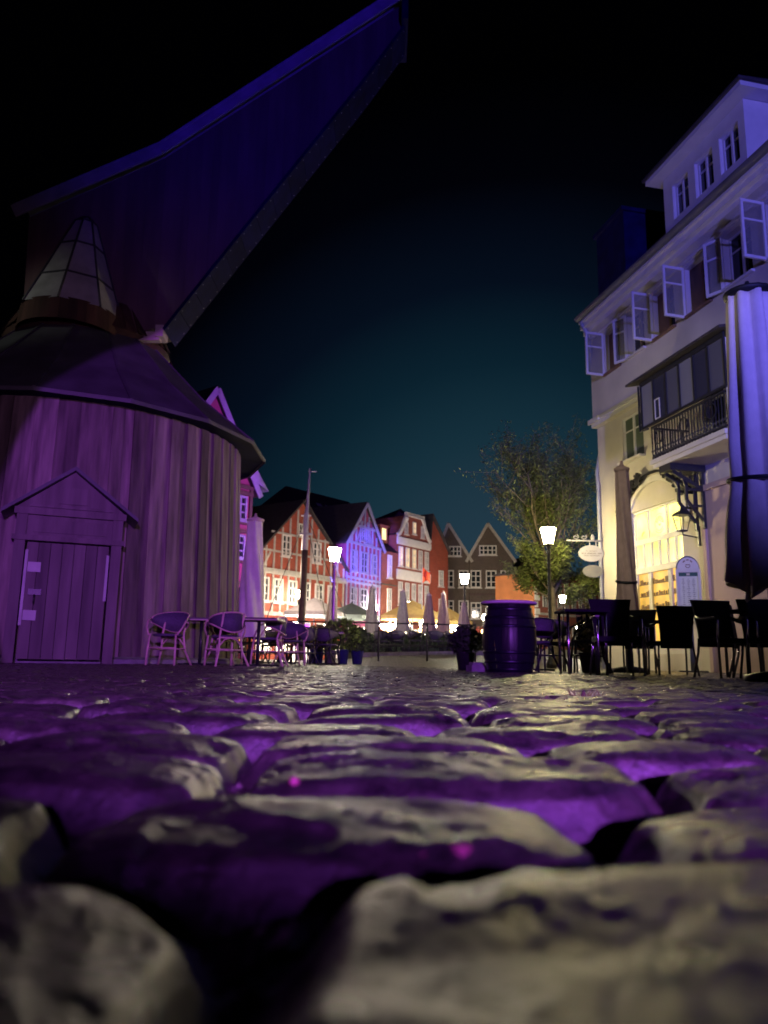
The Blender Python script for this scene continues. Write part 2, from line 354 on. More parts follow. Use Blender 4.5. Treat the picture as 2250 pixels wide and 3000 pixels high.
def cobble_mat():
    m = bpy.data.materials.new('cobble_granite'); m.use_nodes = True; n = m.node_tree.nodes; l = m.node_tree.links; b = n['Principled BSDF']
    t = n.new('ShaderNodeTexCoord')
    n1 = n.new('ShaderNodeTexNoise'); n1.inputs['Scale'].default_value = 45; n1.inputs['Detail'].default_value = 8; n1.inputs['Roughness'].default_value = .65; l.new(t.outputs['Object'], n1.inputs['Vector'])
    r1 = n.new('ShaderNodeValToRGB'); e = r1.color_ramp.elements; e[0].position = .32; e[0].color = (.022, .020, .020, 1); e[1].position = .68; e[1].color = (.135, .12, .098, 1)
    l.new(n1.outputs[0], r1.inputs[0])
    a = n.new('ShaderNodeAttribute'); a.attribute_name = 'shade'; mx = n.new('ShaderNodeMixRGB'); mx.blend_type = 'MULTIPLY'; mx.inputs[0].default_value = 1
    l.new(r1.outputs[0], mx.inputs[1]); l.new(a.outputs['Fac'], mx.inputs[2])
    j = n.new('ShaderNodeAttribute'); j.attribute_name = 'joint'; m2 = n.new('ShaderNodeMixRGB'); l.new(j.outputs['Fac'], m2.inputs[0]); l.new(mx.outputs[0], m2.inputs[1]); m2.inputs[2].default_value = (.05, .045, .032, 1)
    l.new(m2.outputs[0], b.inputs['Base Color'])
    n2 = n.new('ShaderNodeTexNoise'); n2.inputs['Scale'].default_value = 22; n2.inputs['Detail'].default_value = 6; l.new(t.outputs['Object'], n2.inputs['Vector'])
    rr = n.new('ShaderNodeMapRange'); rr.inputs[1].default_value = .3; rr.inputs[2].default_value = .7; rr.inputs[3].default_value = .18; rr.inputs[4].default_value = .52; l.new(n2.outputs[0], rr.inputs[0])
    l.new(rr.outputs[0], b.inputs['Roughness']); b.inputs['Specular IOR Level'].default_value = 1.0
    n3 = n.new('ShaderNodeTexNoise'); n3.inputs['Scale'].default_value = 320; n3.inputs['Detail'].default_value = 7; l.new(t.outputs['Object'], n3.inputs['Vector'])
    bp = n.new('ShaderNodeBump'); bp.inputs['Strength'].default_value = .8; bp.inputs['Distance'].default_value = .0014; l.new(n3.outputs[0], bp.inputs['Height'])
    n4 = n.new('ShaderNodeTexNoise'); n4.inputs['Scale'].default_value = 75; n4.inputs['Detail'].default_value = 5; n4.inputs['Roughness'].default_value = .7; l.new(t.outputs['Object'], n4.inputs['Vector'])
    b4 = n.new('ShaderNodeBump'); b4.inputs['Strength'].default_value = .75; b4.inputs['Distance'].default_value = .004; l.new(n4.outputs[0], b4.inputs['Height']); l.new(bp.outputs[0], b4.inputs['Normal']); l.new(b4.outputs[0], b.inputs['Normal'])
    return m
M['cobble'] = cobble_mat()
g = bpy.data.objects.new('cobblestone_pavement', ground_mesh()); g.data.materials.append(M['cobble']); COL.objects.link(g)
tag(g, 'worn rounded cobblestones of the square', None, kind='structure')
def far_ground():
    rs = np.concatenate([np.linspace(-40, 0, 30)[:-1], np.linspace(0, 70, 281), np.geomspace(71, 900, 30)]); xs = np.concatenate([-np.geomspace(900, 41, 20), np.linspace(-40, 40, 161), np.geomspace(41, 900, 20)])
    Y, X = np.meshgrid(rs, xs, indexing='ij')
    inside = (Y > -.5) & (Y < 16.3) & (np.abs(X) < 1.2 * np.abs(Y) + .8)
    Z = gz(X, Y) - np.where(inside, .09, .012)
    n0, n1 = X.shape; i = (np.arange(n0 - 1)[:, None] * n1 + np.arange(n1 - 1)[None, :]); q = np.stack([i, i + 1, i + n1 + 1, i + n1], -1).reshape(-1, 4)
    me = bpy.data.meshes.new('ground'); me.from_pydata(np.stack([X, Y, Z], -1).reshape(-1, 3).tolist(), [], q.tolist())
    me.polygons.foreach_set('use_smooth', np.ones(len(q), bool)); return me
def farmat():
    m = bpy.data.materials.new('distant_cobbles'); m.use_nodes = True; n = m.node_tree.nodes; l = m.node_tree.links; b = n['Principled BSDF']; b.inputs['Roughness'].default_value = .5
    t = n.new('ShaderNodeTexCoord'); br = n.new('ShaderNodeTexBrick'); br.inputs['Scale'].default_value = 1; br.inputs['Brick Width'].default_value = .24; br.inputs['Row Height'].default_value = .16; br.inputs['Mortar Size'].default_value = .02; br.inputs['Mortar Smooth'].default_value = 1
    nz = n.new('ShaderNodeTexNoise'); nz.inputs['Scale'].default_value = 2.5; l.new(t.outputs['Object'], nz.inputs['Vector'])
    va = n.new('ShaderNodeVectorMath'); va.operation = 'SCALE'; va.inputs['Scale'].default_value = .15; l.new(nz.outputs['Color'], va.inputs[0])
    v2 = n.new('ShaderNodeVectorMath'); l.new(t.outputs['Object'], v2.inputs[0]); l.new(va.outputs[0], v2.inputs[1]); l.new(v2.outputs[0], br.inputs['Vector'])
    br.inputs['Color1'].default_value = (.19, .165, .14, 1); br.inputs['Color2'].default_value = (.12, .105, .095, 1); br.inputs['Mortar'].default_value = (.03, .027, .02, 1)
    l.new(br.outputs[0], b.inputs['Base Color'])
    bp = n.new('ShaderNodeBump'); bp.inputs['Strength'].default_value = 1; bp.inputs['Distance'].default_value = .03; bp.invert = True
    l.new(br.outputs['Fac'], bp.inputs['Height'])
    n3 = n.new('ShaderNodeTexNoise'); n3.inputs['Scale'].default_value = 9; n3.inputs['Detail'].default_value = 4; l.new(t.outputs['Object'], n3.inputs['Vector'])
    b2 = n.new('ShaderNodeBump'); b2.inputs['Strength'].default_value = .8; b2.inputs['Distance'].default_value = .03; l.new(n3.outputs[0], b2.inputs['Height']); l.new(bp.outputs[0], b2.inputs['Normal']); l.new(b2.outputs[0], b.inputs['Normal'])
    return m
g2 = bpy.data.objects.new('ground', far_ground()); g2.data.materials.append(farmat()); COL.objects.link(g2)
tag(g2, 'distant cobbled ground of the square and quay', None, kind='structure')

# grit lying in the joints
b = MB()
for (x, y, z) in JP:
    s_ = random.uniform(.0012, .0042); b.t = random.uniform(.4, 1.6); a_ = random.uniform(0, 3); sx, sy = s_ * random.uniform(.8, 1.6), s_
    b.add([(x + sx * math.cos(a_ + k_ * 1.2566), y + sy * math.sin(a_ + k_ * 1.2566), z) for k_ in range(5)] + [(x, y, z + s_ * 1.1), (x, y, z - s_)], [(k_, (k_ + 1) % 5, 5) for k_ in range(5)] + [((k_ + 1) % 5, k_, 6) for k_ in range(5)])
tag(b.build('joint_grit', mat('grit', (.16, .14, .11), .8, .4, 200, tint=True)), 'grit and crumbs of stone lying in the cobble joints', 'grit', kind='stuff')
# petals and joint plants
for x, y, s, lab in ((.034, .338, .0066, 'round pink petal in the cobble joint, right one of the pair'), (.018, .336, .0050, 'small pink petal in the cobble joint, left one of the pair'), (-.052, .49, .0035, 'pale pink petal behind the large cobble')):
    b = MB(); b.lathe([(0, 0), (s * .8, s * .25), (s, s * .8), (s * .7, s * 1.4), (0, s * 1.6)], 12, rfun=lambda a, z: 1 + .15 * math.sin(3 * a))
    o = b.build('petal', M['pinkpeb']); o.location = (x, y, .070 if y < .4 else .078); tag(o, lab, 'petal', 'petals between the cobbles')
def tuft(cx, cy, n, h, spread, mt, label):
    b = MB()
    for i in range(n):
        a = random.uniform(0, 6.28); r = random.uniform(0, spread); x = r * math.cos(a); y = r * math.sin(a) * .4; hh = h * random.uniform(.5, 1.2); lx = random.uniform(-.6, .6) * hh; ly = random.uniform(-.4, .4) * hh
        wd = .0025; b.add([(x - wd, y, 0), (x + wd, y, 0), (x + lx * .5 + wd * .8, y + ly * .5, hh * .7), (x + lx * .5 - wd * .8, y + ly * .5, hh * .7), (x + lx, y + ly, hh)], [(0, 1, 2, 3), (3, 2, 4)])
    o = b.build('grass_tuft', mt); o.location = (cx, cy, float(gz(cx, cy)) - .03); tag(o, label, 'grass', kind='stuff')
tuft(-.42, 1.75, 90, .028, .14, M['grass'], 'short green grass growing in the cobble joints left of centre')
tuft(-.75, 2.1, 70, .028, .2, M['grass'], 'green moss and grass between cobbles on the left')
tuft(.55, 2.15, 26, .05, .06, M['straw'], 'dry brown weed sticking up between the cobbles')
tuft(.36, 1.75, 40, .03, .1, M['straw'], 'low dry weeds between the cobbles right of centre')

# ------------------------------------------------------------------ treadwheel crane
CX, CY = -6.27, 15.26
crane = thing('treadwheel_crane', 'huge old wooden treadwheel crane with round planked drum, felt roof and raised boarded jib', 'crane', (CX, CY, 0))
toCam = math.atan2(-CY, -CX)
RB, RT = 3.38, 3.22
b = MB(); N = 116
for i in range(N):
    a0 = 2 * math.pi * i / N; a1 = 2 * math.pi * (i + 1) / N; am = (a0 + a1) / 2
    off = .028 if i % 2 else 0; off += random.uniform(-.006, .01); b.t = random.uniform(.5, 1.3)
    g0 = (a1 - a0) * (.03 if not i % 2 else -.06)
    zt = 4.46; zb = .10; zm = 2.2 + random.uniform(-.6, .6)
    vs = []
    for z in (zb, zt):
        rr = (RB if z == zb else RT)
        for aa, r_ in ((a0 + g0, rr + off), (a1 - g0, rr + off), (a1 - g0, rr - .09), (a0 + g0, rr - .09)):
            vs.append((r_ * math.cos(aa), r_ * math.sin(aa), z))
    b.add(vs, [(0, 1, 5, 4), (1, 2, 6, 5), (3, 0, 4, 7), (4, 5, 6, 7), (0, 3, 2, 1)])
b.build('drum_wall', M['plank'], crane)
b = MB(); b.lathe([(3.52, -.06), (3.52, .07), (3.42, .11), (3.1, .11)], 48, smooth=False); b.build('plinth', M['stonebase'], crane)
# roof: 16 facets
b = MB(); NF = 16; ph = toCam + R_(11); RE = 3.76; ZE = 4.28; RR = 1.50; ZR = 6.32
for i in range(NF):
    a0 = ph + 2 * math.pi * i / NF; a1 = ph + 2 * math.pi * (i + 1) / NF; b.t = random.uniform(.75, 1.2)
    rings = [(RE, ZE), (2.65, 5.18), (RR, ZR + .04)]
    vs = []
    for r_, z in rings: vs += [(r_ * math.cos(a0), r_ * math.sin(a0), z), (r_ * math.cos(a1), r_ * math.sin(a1), z)]
    b.add(vs, [(0, 1, 3, 2), (2, 3, 5, 4)])
b.t = .9; b.lathe([(RE, ZE), (RE, ZE - .04), (RE - .03, ZE - .04)], NF, cap=False, smooth=False, phase=ph / (2 * math.pi) * NF)
for i in range(NF):
    a0 = ph + 2 * math.pi * i / NF; b.bar(((RE + .01) * math.cos(a0), (RE + .01) * math.sin(a0), ZE + .01), (2.65 * math.cos(a0), 2.65 * math.sin(a0), 5.19), .05, .035); b.bar((2.65 * math.cos(a0), 2.65 * math.sin(a0), 5.19), (RR * math.cos(a0), RR * math.sin(a0), ZR + .05), .05, .035)
b.build('roof', M['slate'], crane)
b = MB(); b.lathe([(RE - .02, ZE - .035), (3.1, ZE + .03)], NF, cap=False, smooth=False, phase=ph / (2 * math.pi) * NF); b.build('soffit', M['under'], crane)  # eave shade put into the near-black material
b = MB(); b.lathe([(RE + .015, ZE - .06), (RE + .025, ZE + .005), (RE - .01, ZE + .012)], NF, cap=False, smooth=False, phase=ph / (2 * math.pi) * NF); b.build('eave_trim', M['slate'], crane)
# door porch, local frame: x to the right seen from the camera
ang = toCam + R_(.2) + math.pi / 2
frame = rot(z=ang)   # local -y faces the camera
D = -3.80
def planks(b, x0, x1, n, y0, y1, z0, z1):
    for i in range(n):
        b.t = random.uniform(.7, 1.25); xa = x0 + (x1 - x0) * i / n; xb = x0 + (x1 - x0) * (i + 1) / n; b.box(xa + .004, xb - .004, y0 + random.uniform(-.006, .006), y1, z0, z1)
    b.t = 1
b = MB(); b.M = frame; planks(b, -.62, .55, 7, D - .02, D + .12, .06, 1.80); o = b.build('door', M['door'], crane)
for z in (.70, 1.42):
    h = MB(); h.M = frame; h.box(-.58, -.40, D - .062, D - .03, z - .075, z + .075); h.build('hinge', M['lead'], o, 'pale metal hinge plate catching the violet light')
for xx, za, zb in ((-.63, .55, 1.68), (.52, .95, 1.66)):
    h = MB(); h.M = frame; h.box(xx, xx + .04, D - .06, D - .03, za, zb); h.build('edge_plate', M['lead'], o)
h = MB(); h.M = frame; h.box(-.54, -.36, D - .075, D - .03, 1.0, 1.09); h.tube([(-.45, D - .07, 1.0), (-.45, D - .11, .99), (-.45, D - .11, .88), (-.45, D - .07, .87)], .012); h.build('door_handle', M['iron'], o)
b = MB(); b.M = frame
b.box(-.80, -.65, D - .05, D + .7, 0, 2.30); b.box(.58, .73, D - .05, D + .7, 0, 2.30); b.box(-.84, .77, D - .09, D + .3, 1.82, 1.90); b.box(-.65, .58, D + .02, D + .3, 1.90, 2.22); b.box(-.56, .49, D - .005, D + .015, 1.96, 2.16)
b.box(-.84, .77, D - .08, D + .7, 2.22, 2.32); b.build('door_frame', M['door'], crane)
b = MB(); b.M = frame; gc = -.035
b.prism([(gc - .80, 2.32), (gc + .80, 2.32), (gc, 2.94)], D - .0, D + .8); b.box(gc - .20, gc + .22, D - .03, D - .001, 2.42, 2.68); b.box(gc - .6, gc + .6, D - .035, D - .001, 2.345, 2.385); b.build('door_gable', M['door'], crane)
b = MB(); b.M = frame
for sx in (-1, 1):
    b.prism([(gc, 2.945), (gc + sx * .98, 2.21), (gc + sx * .98, 2.27), (gc, 3.01)], D - .14, D + .9)
b.build('porch_roof', M['slate'], crane)
# rotating house skirt
b = MB(); n8 = 12
for i in range(48):
    a = 2 * math.pi * i / 48; b.t = random.uniform(.7, 1.25); a1 = 2 * math.pi * (i + 1) / 48
    r0 = 1.72 / math.cos(((a + .13) % (2 * math.pi / n8)) - math.pi / n8) * .97; r1 = r0
    vs = [(r0 * math.cos(a), r0 * math.sin(a), 6.38), (r0 * math.cos(a1), r0 * math.sin(a1), 6.38), (r0 * .8 * math.cos(a1), r0 * .8 * math.sin(a1), 7.05), (r0 * .8 * math.cos(a), r0 * .8 * math.sin(a), 7.05)]
    b.add(vs, [(0, 1, 2, 3)])
b.t = 1; b.lathe([(1.66, 6.39), (1.2, 6.1)], 24); b.lathe([(1.35, 7.04), (.3, 7.2)], 24)
b.build('turntable_skirt', M['skirt'], crane)
# lead hood (8-sided pyramid) in front of the jib
b = MB(); hx, hy = .06, -1.15; NH = 8; prof = [(.97, 6.60), (.72, 7.25), (.44, 8.02), (.22, 8.62), (.07, 8.76)]; SH = lambda z: hx + (z - 6.6) * .055
for i in range(NH):
    a0 = 2 * math.pi * (i + .2) / NH; a1 = 2 * math.pi * (i + 1.2) / NH
    for j in range(4):
        b.t = random.uniform(.8, 1.15); r0, z0 = prof[j]; r1, z1 = prof[j + 1]
        b.add([(SH(z0) + r0 * math.cos(a0), hy + r0 * math.sin(a0), z0), (SH(z0) + r0 * math.cos(a1), hy + r0 * math.sin(a1), z0), (SH(z1) + r1 * math.cos(a1), hy + r1 * math.sin(a1), z1), (SH(z1) + r1 * math.cos(a0), hy + r1 * math.sin(a0), z1)], [(0, 1, 2, 3)])
o = b.build('hood', M['lead'], crane)
b = MB()
for i in range(NH):
    a0 = 2 * math.pi * (i + .2) / NH; b.tube([(SH(z) + r_ * 1.01 * math.cos(a0), hy + r_ * 1.01 * math.sin(a0), z) for r_, z in prof], .022, n=6)
for r_, z in prof[1:4]:
    for i in range(NH):
        a0 = 2 * math.pi * (i + .2) / NH; a1 = 2 * math.pi * (i + 1.2) / NH; b.bar((SH(z) + r_ * 1.005 * math.cos(a0), hy + r_ * 1.005 * math.sin(a0), z), (SH(z) + r_ * 1.005 * math.cos(a1), hy + r_ * 1.005 * math.sin(a1), z), .035, .035)
b.build('hood_seam', M['seam'], o)
b = MB(); 
for i in range(36):
    a = 2 * math.pi * i / 36; b.t = random.uniform(.7, 1.25); a1 = 2 * math.pi * (i + 1) / 36
    b.add([(hx + .95 * math.cos(a), hy + .95 * math.sin(a), 6.2), (hx + .95 * math.cos(a1), hy + .95 * math.sin(a1), 6.2), (hx + .91 * math.cos(a1), hy + .91 * math.sin(a1), 6.64), (hx + .91 * math.cos(a), hy + .91 * math.sin(a), 6.64)], [(0, 1, 2, 3)])
b.build('hood_skirt', M['skirt'], crane)
# jib: flat boxy fin, side face towards the camera; coordinates relative to crane centre
J0, J1 = -.86, -.12   # y offsets (front and back face)
def JW(x, z): return (x - CX, z)
side = [JW(*p) for p in ((-7.4, 8.95), (-4.71, 10.35), (.15, 14.15), (.30, 14.0), (.28, 13.75), (-.63, 12.30), (-3.07, 8.70), (-4.48, 6.60), (-5.1, 6.45), (-7.3, 6.6))]
def split_x(poly, x0, x1):
    def clip(P, f, x):
        o = []
        for i in range(len(P)):
            a, c = P[i], P[(i + 1) % len(P)]; ia, ic = f(a[0], x), f(c[0], x)
            if ia: o.append(a)
            if ia != ic: t = (x - a[0]) / (c[0] - a[0]); o.append((x, a[1] + t * (c[1] - a[1])))
        return o
    return clip(clip(poly, lambda a, x: a >= x, x0), lambda a, x: a <= x, x1)
b = MB(); x = min(p[0] for p in side); xe = max(p[0] for p in side)
while x < xe:
    w_ = random.uniform(.15, .21); pc = split_x(side, x + .0015, min(x + w_, xe))
    if len(pc) > 2:
        b.t = random.uniform(.88, 1.12); b.prism(pc, J0 + random.uniform(0, .006), J1)
    x += w_
b.build('jib', M['jib'], crane)
lower = [JW(*p) for p in ((.28, 13.70), (-.63, 12.24), (-3.07, 8.64), (-4.48, 6.54))]
b = MB()
for (a, c) in zip(lower[:-1], lower[1:]):
    d = Vector((c[0] - a[0], 0, c[1] - a[1])); L = d.length; nn = max(1, int(L / .5))
    for i in range(nn):
        b.t = random.uniform(.7, 1.2); p = Vector((a[0], 0, a[1])) + d * (i / nn); q = Vector((a[0], 0, a[1])) + d * ((i + .985) / nn); nrm = Vector((d.z, 0, -d.x)).normalized() * -.05
        b.add([(p.x, J0 - .05, p.z), (q.x, J0 - .05, q.z), (q.x, J1 + .05, q.z), (p.x, J1 + .05, p.z)] + [(p.x + .04, J0 - .05, p.z - .05), (q.x + .04, J0 - .05, q.z - .05), (q.x + .04, J1 + .05, q.z - .05), (p.x + .04, J1 + .05, p.z - .05)], [(0, 1, 2, 3), (7, 6, 5, 4), (0, 4, 5, 1), (2, 6, 7, 3), (1, 5, 6, 2), (3, 7, 4, 0)])
for (a, c) in zip(lower[:-1], lower[1:]):
    L = math.dist(a, c); n_ = int(L / .22)
    for i in range(n_):
        t = (i + .5) / n_; x_, z_ = a[0] + (c[0] - a[0]) * t, a[1] + (c[1] - a[1]) * t
        for yy in (J0 + .03, J1 - .03): b.lathe([(0, z_ - .07), (.012, z_ - .062), (.012, z_ - .04)], 6, 1, cx=x_ + .03, cy=yy)
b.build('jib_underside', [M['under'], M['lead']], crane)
top = [JW(*p) for p in ((-7.62, 8.94), (-4.74, 10.42), (.2, 14.3))]
b = MB()
for (a, c) in zip(top[:-1], top[1:]):
    b.t = 1
    b.bar((a[0], J0 - .22, a[1] + .0), (c[0], J0 - .22, c[1]), .05, .26)
    b.bar((a[0], J1 + .22, a[1] + .0), (c[0], J1 + .22, c[1]), .05, .26)
    for s, ya, yb in ((1, J0 - .26, (J0 + J1) / 2), (-1, (J0 + J1) / 2, J1 + .26)):
        za, zb = (.10, .34) if s == 1 else (.34, .10)
        b.add([(a[0], ya, a[1] + za), (c[0], ya, c[1] + za), (c[0], yb, c[1] + zb), (a[0], yb, a[1] + zb), (a[0], ya, a[1] + za + .04), (c[0], ya, c[1] + za + .04), (c[0], yb, c[1] + zb + .04), (a[0], yb, a[1] + zb + .04)], [(0, 3, 2, 1), (4, 5, 6, 7), (0, 1, 5, 4), (1, 2, 6, 5), (2, 3, 7, 6), (3, 0, 4, 7)])
b.build('jib_roof', M['lead'], crane)
b = MB(); b.box(.20 - CX, .34 - CX, J0 - .25, J1 + .25, 13.6, 14.5); b.build('jib_head', M['under'], crane)
b = MB(); b.bar((-5.9 - CX, -.75, 6.37), (-4.55 - CX, -.75, 6.42), .16, .18); b.box(-4.62 - CX, -4.46 - CX, -.9, -.55, 6.38, 6.62); b.prism([(-5.3 - CX, 6.36), (-4.95 - CX, 6.2), (-4.85 - CX, 5.95), (-5.0 - CX, 5.75), (-5.5 - CX, 6.2)], -.72, -.5); b.build('support_beam', M['edge'], crane, 'pale exposed timber beam end under the jib')

# ------------------------------------------------------------------ cafe building on the right (local x along facade towards camera, y into building)
K = .22; NK = math.hypot(1, K); FX, FY = 5.406, 19.0
ANG = math.atan2(-1, K)
house = thing('cafe_building', 'tall cream plastered corner building with dormer, balcony and glowing yellow shop window', 'building', (FX, FY, 0), ANG)
def wall_grid(b, x0, x1, z0, z1, holes, y, depth, mi=0):
    xs = sorted({x0, x1, *[h[0] for h in holes], *[h[1] for h in holes]}); zs = sorted({z0, z1, *[h[2] for h in holes], *[h[3] for h in holes]})
    inh = lambda x, z: any(h[0] < x < h[1] and h[2] < z < h[3] for h in holes)
    for i in range(len(xs) - 1):
        for j in range(len(zs) - 1):
            if not inh((xs[i] + xs[i + 1]) / 2, (zs[j] + zs[j + 1]) / 2):
                b.add([(xs[i], y, zs[j]), (xs[i + 1], y, zs[j]), (xs[i + 1], y, zs[j + 1]), (xs[i], y, zs[j + 1])], [(0, 1, 2, 3)], mi)
    for h in holes:
        a, c, d, e = h[:4]; q = [(a, d), (c, d), (c, e), (a, e)]
        for i in range(4):
            p0, p1 = q[i], q[(i + 1) % 4]; b.add([(p0[0], y, p0[1]), (p1[0], y, p1[1]), (p1[0], y + depth, p1[1]), (p0[0], y + depth, p0[1])], [(0, 1, 2, 3)], mi)
UPW = [(.80, 1.52, 7.22, 8.27), (1.90, 2.62, 7.22, 8.27), (3.0, 3.80, 7.22, 8.27), (4.22, 5.02, 7.22, 8.27), (5.46, 6.24, 7.22, 8.27), (6.66, 7.4, 7.22, 8.27), (7.9, 8.6, 7.22, 8.27)]
b = MB()
wall_grid(b, .06, 12, 6.22, 8.72, UPW, -.10, .22)
wall_grid(b, 0.0, 12, 0, 6.22, [(1.22, 2.13, 4.83, 5.93), (4.35, 5.4, 4.2, 5.9), (1.42, 3.40, .35, 3.58)], .05, .22)
b.add([(.06, -.10, 6.22), (.06, 9, 6.22), (.06, 9, 8.72), (.06, -.10, 8.72)], [(3, 2, 1, 0)]); b.add([(0, .05, 0), (0, 9, 0), (0, 9, 6.22), (0, .05, 6.22)], [(3, 2, 1, 0)])
b.add([(12, -.10, 0), (12, 9, 0), (12, 9, 8.72), (12, -.1, 8.72)], [(0, 1, 2, 3)]); b.add([(0, 9, 0), (12, 9, 0), (12, 9, 8.72), (0, 9, 8.72)], [(3, 2, 1, 0)])
b.build('wall', M['plaster'], house)
b = MB(); b.box(-.0, 12, -.16, .04, 6.14, 6.24); b.box(.03, 12, -.13, .04, 6.04, 6.14); b.box(-.03, .5, -.20, -.16, 6.13, 6.25)
b.box(.10, 12, -.30, -.10, 8.50, 8.62); b.box(.17, 12, -.42, -.10, 8.62, 8.74); b.box(.24, 12, -.50, -.10, 8.74, 8.80); b.box(.04, 12, -.16, -.10, 8.36, 8.42)
b.box(-.02, .06, -.10, 9, 8.62, 8.80)
b.build('cornice', M['trim'], house)
b = MB(); b.prism([(0, 0)] + [(.10 * math.cos(t), .10 * math.sin(t)) for t in [math.pi * (1 + i / 8) for i in range(9)]], 0, 12.3)
# gutter: rotate prism to run along x
for i, v in enumerate(b.v): b.v[i] = (v[1] + .30, -.56 + v[0], 8.87 + v[2])
b.build('eaves_gutter', M['slate'], house); b = MB(); b.tube([(.36, -.5, 8.78), (.20, -.2, 8.4), (.0, -.04, 7.6), (-.06, .12, 6.9), (-.06, .16, 5.4)], .05); b.tube([(-.06, .16, 5.6), (-.05, .02, 4.9), (.06, -.02, 4.5), (.06, -.03, 0)], .045); b.build('downpipe', M['lead'], house)
# ground-floor arch: raised pier bands + recessed wall panel
b = MB(); arch = []
for i in range(21):
    t = math.pi * i / 20; arch.append((2.45 - 1.15 * math.cos(t), 3.0 + .0 + 1.12 * math.sin(t)))
for i in range(20):
    (xa, za), (xb, zb) = arch[i], arch[i + 1]
    xa2, za2 = 2.45 + (xa - 2.45) * 1.12, 3.0 + (za - 3.0) * 1.12; xb2, zb2 = 2.45 + (xb - 2.45) * 1.12, 3.0 + (zb - 3.0) * 1.12
    b.add([(xa, 0, za), (xb, 0, zb), (xb2, 0, zb2), (xa2, 0, za2), (xa, .05, za), (xb, .05, zb), (xb2, .05, zb2), (xa2, .05, za2)], [(0, 3, 2, 1), (0, 1, 5, 4), (2, 3, 7, 6)])
b.build('arch_band', M['trim'], house)
# recessed rose wall bay to the right of the pier with shadowed plinth
b = MB(); b.box(4.25, 9.5, .0, .045, .0, 3.5); b.box(4.2, 4.3, -.05, .045, 0, 3.6); b.box(4.2, 9.5, -.06, .045, 3.5, 3.62); b.build('rose_wall_panel', M['pinkpl'], house)
def window(name, x0, x1, z0, z1, y, glass, fr=.045, cols=2, transom=.68, parent=house, mt=None, label=None, rows=None, sill=True):
    b = MB(); b.box(x0, x1, y, y + .06, z0, z0 + fr, 0); b.box(x0, x1, y, y + .06, z1 - fr, z1, 0); b.box(x0, x0 + fr, y, y + .06, z0 + fr, z1 - fr, 0); b.box(x1 - fr, x1, y, y + .06, z0 + fr, z1 - fr, 0)
    for c in range(1, cols):
        xc = x0 + (x1 - x0) * c / cols; b.box(xc - fr * .6, xc + fr * .6, y - .01, y + .055, z0 + fr, z1 - fr, 0)
    for zz in (rows if rows is not None else [transom]):
        zc = z0 + (z1 - z0) * zz; b.box(x0 + fr, x1 - fr, y + .012, y + .05, zc - fr * .35, zc + fr * .35, 0)
    if sill: b.box(x0 - .04, x1 + .04, y - .20, y - .002, z0 - .05, z0 - .003, 0)
    o = b.build(name, [mt or M['trim']], parent, label)
    g = MB(); g.box(x0 + fr * .5, x1 - fr * .5, y + .03, y + .036, z0 + fr * .5, z1 - fr * .5); g.build('pane', glass, o); return o
for i, (x0, x1, z0, z1) in enumerate(UPW):
    brown = i in (0, 2, 3)
    o = window('window', x0, x1, z0, z1, .03, M['glass'], mt=M['wood'] if brown else None, label='brown wooden casement window behind an opened pale sash' if brown else None)
    if brown:
        c = MB(); c.box(x0 + .05, x0 + (x1 - x0) * .48, .005, .02, z0 + .04, z1 - .05); c.build('curtain', M['edge'] if False else M['wood'], o)
    # opened sash
    hx_ = x0 if i in (0, 2, 3, 5) else x0
    b = MB(); a = R_(-88 if i in (0, 2, 3, 5, 6) else -155)
    b.M = rot(z=a, loc=(hx_ - .02, -.12, 0)); wv = .50 if i in (0, 2, 3, 5) else .36; zz0, zz1 = z0 - .04, z1 + .04
    b.box(0, wv, -.02, .02, zz0, zz0 + .055); b.box(0, wv, -.02, .02, zz1 - .055, zz1); b.box(0, .05, -.02, .02, zz0 + .055, zz1 - .055); b.box(wv - .05, wv, -.02, .02, zz0 + .055, zz1 - .055); zt = zz0 + (zz1 - zz0) * .66; b.box(.05, wv - .05, -.015, .015, zt - .018, zt + .018)
    b.box(.05, wv - .05, -.003, .003, zz0 + .055, zz1 - .055, 1)
    b.build('open_sash', [M['trim'], M['sash']], o)
window('window', 1.22, 2.13, 4.83, 5.93, .09, glassmat('greenish_glass', (.10, .13, .09), rough=.2), label='tall first-floor window with greenish panes', parent=house)
window('balcony_door', 4.35, 5.4, 4.2, 5.9, .17, M['glass'], sill=False)
# shop window: big upper lights, row of small lights, lower doors
x0, x1 = 1.42, 3.40
b = MB(); y = .12
for xa in (x0, 2.06, 2.74, x1 - .06): b.box(xa, xa + .06, y, y + .08, 2.98, 3.56)
b = MB()
b.box(x0, x1, y, y + .1, 3.52, 3.58); b.box(x0, x1, y - .02, y + .1, 2.88 - .85, 2.98 - .85)
b = MB()
Z3, Z2, Z1, Z0 = 3.58, 3.03 - .05, 2.15, .35
b.box(x0, x1, y, y + .1, Z3 - .05, Z3); b.box(x0, x0 + .05, y, y + .1, Z0, Z3 - .05); b.box(x1 - .05, x1, y, y + .1, Z0, Z3 - .05)
b.box(x0 + .05, x1 - .05, y - .01, y + .1, 2.80, 2.92); b.box(x0 + .05, x1 - .05, y - .02, y + .1, 2.14, 2.28)
for xa in (1.98, 2.72): b.box(xa, xa + .055, y + .004, y + .1, 2.92, Z3 - .05)
for k_ in range(1, 6): xa = x0 + .05 + (x1 - x0 - .1) * k_ / 6; b.box(xa - .03, xa + .03, y + .004, y + .1, 2.28, 2.80)
for xa in (1.95, 2.72): b.box(xa - .02, xa + .10, y + .002, y + .1, Z0, 2.14)
b.box(x0 + .05, x1 - .05, y + .006, y + .09, Z0, .62)
sw = b.build('shop_window', M['trim'], house, 'white framed shop window and doors glowing yellow')
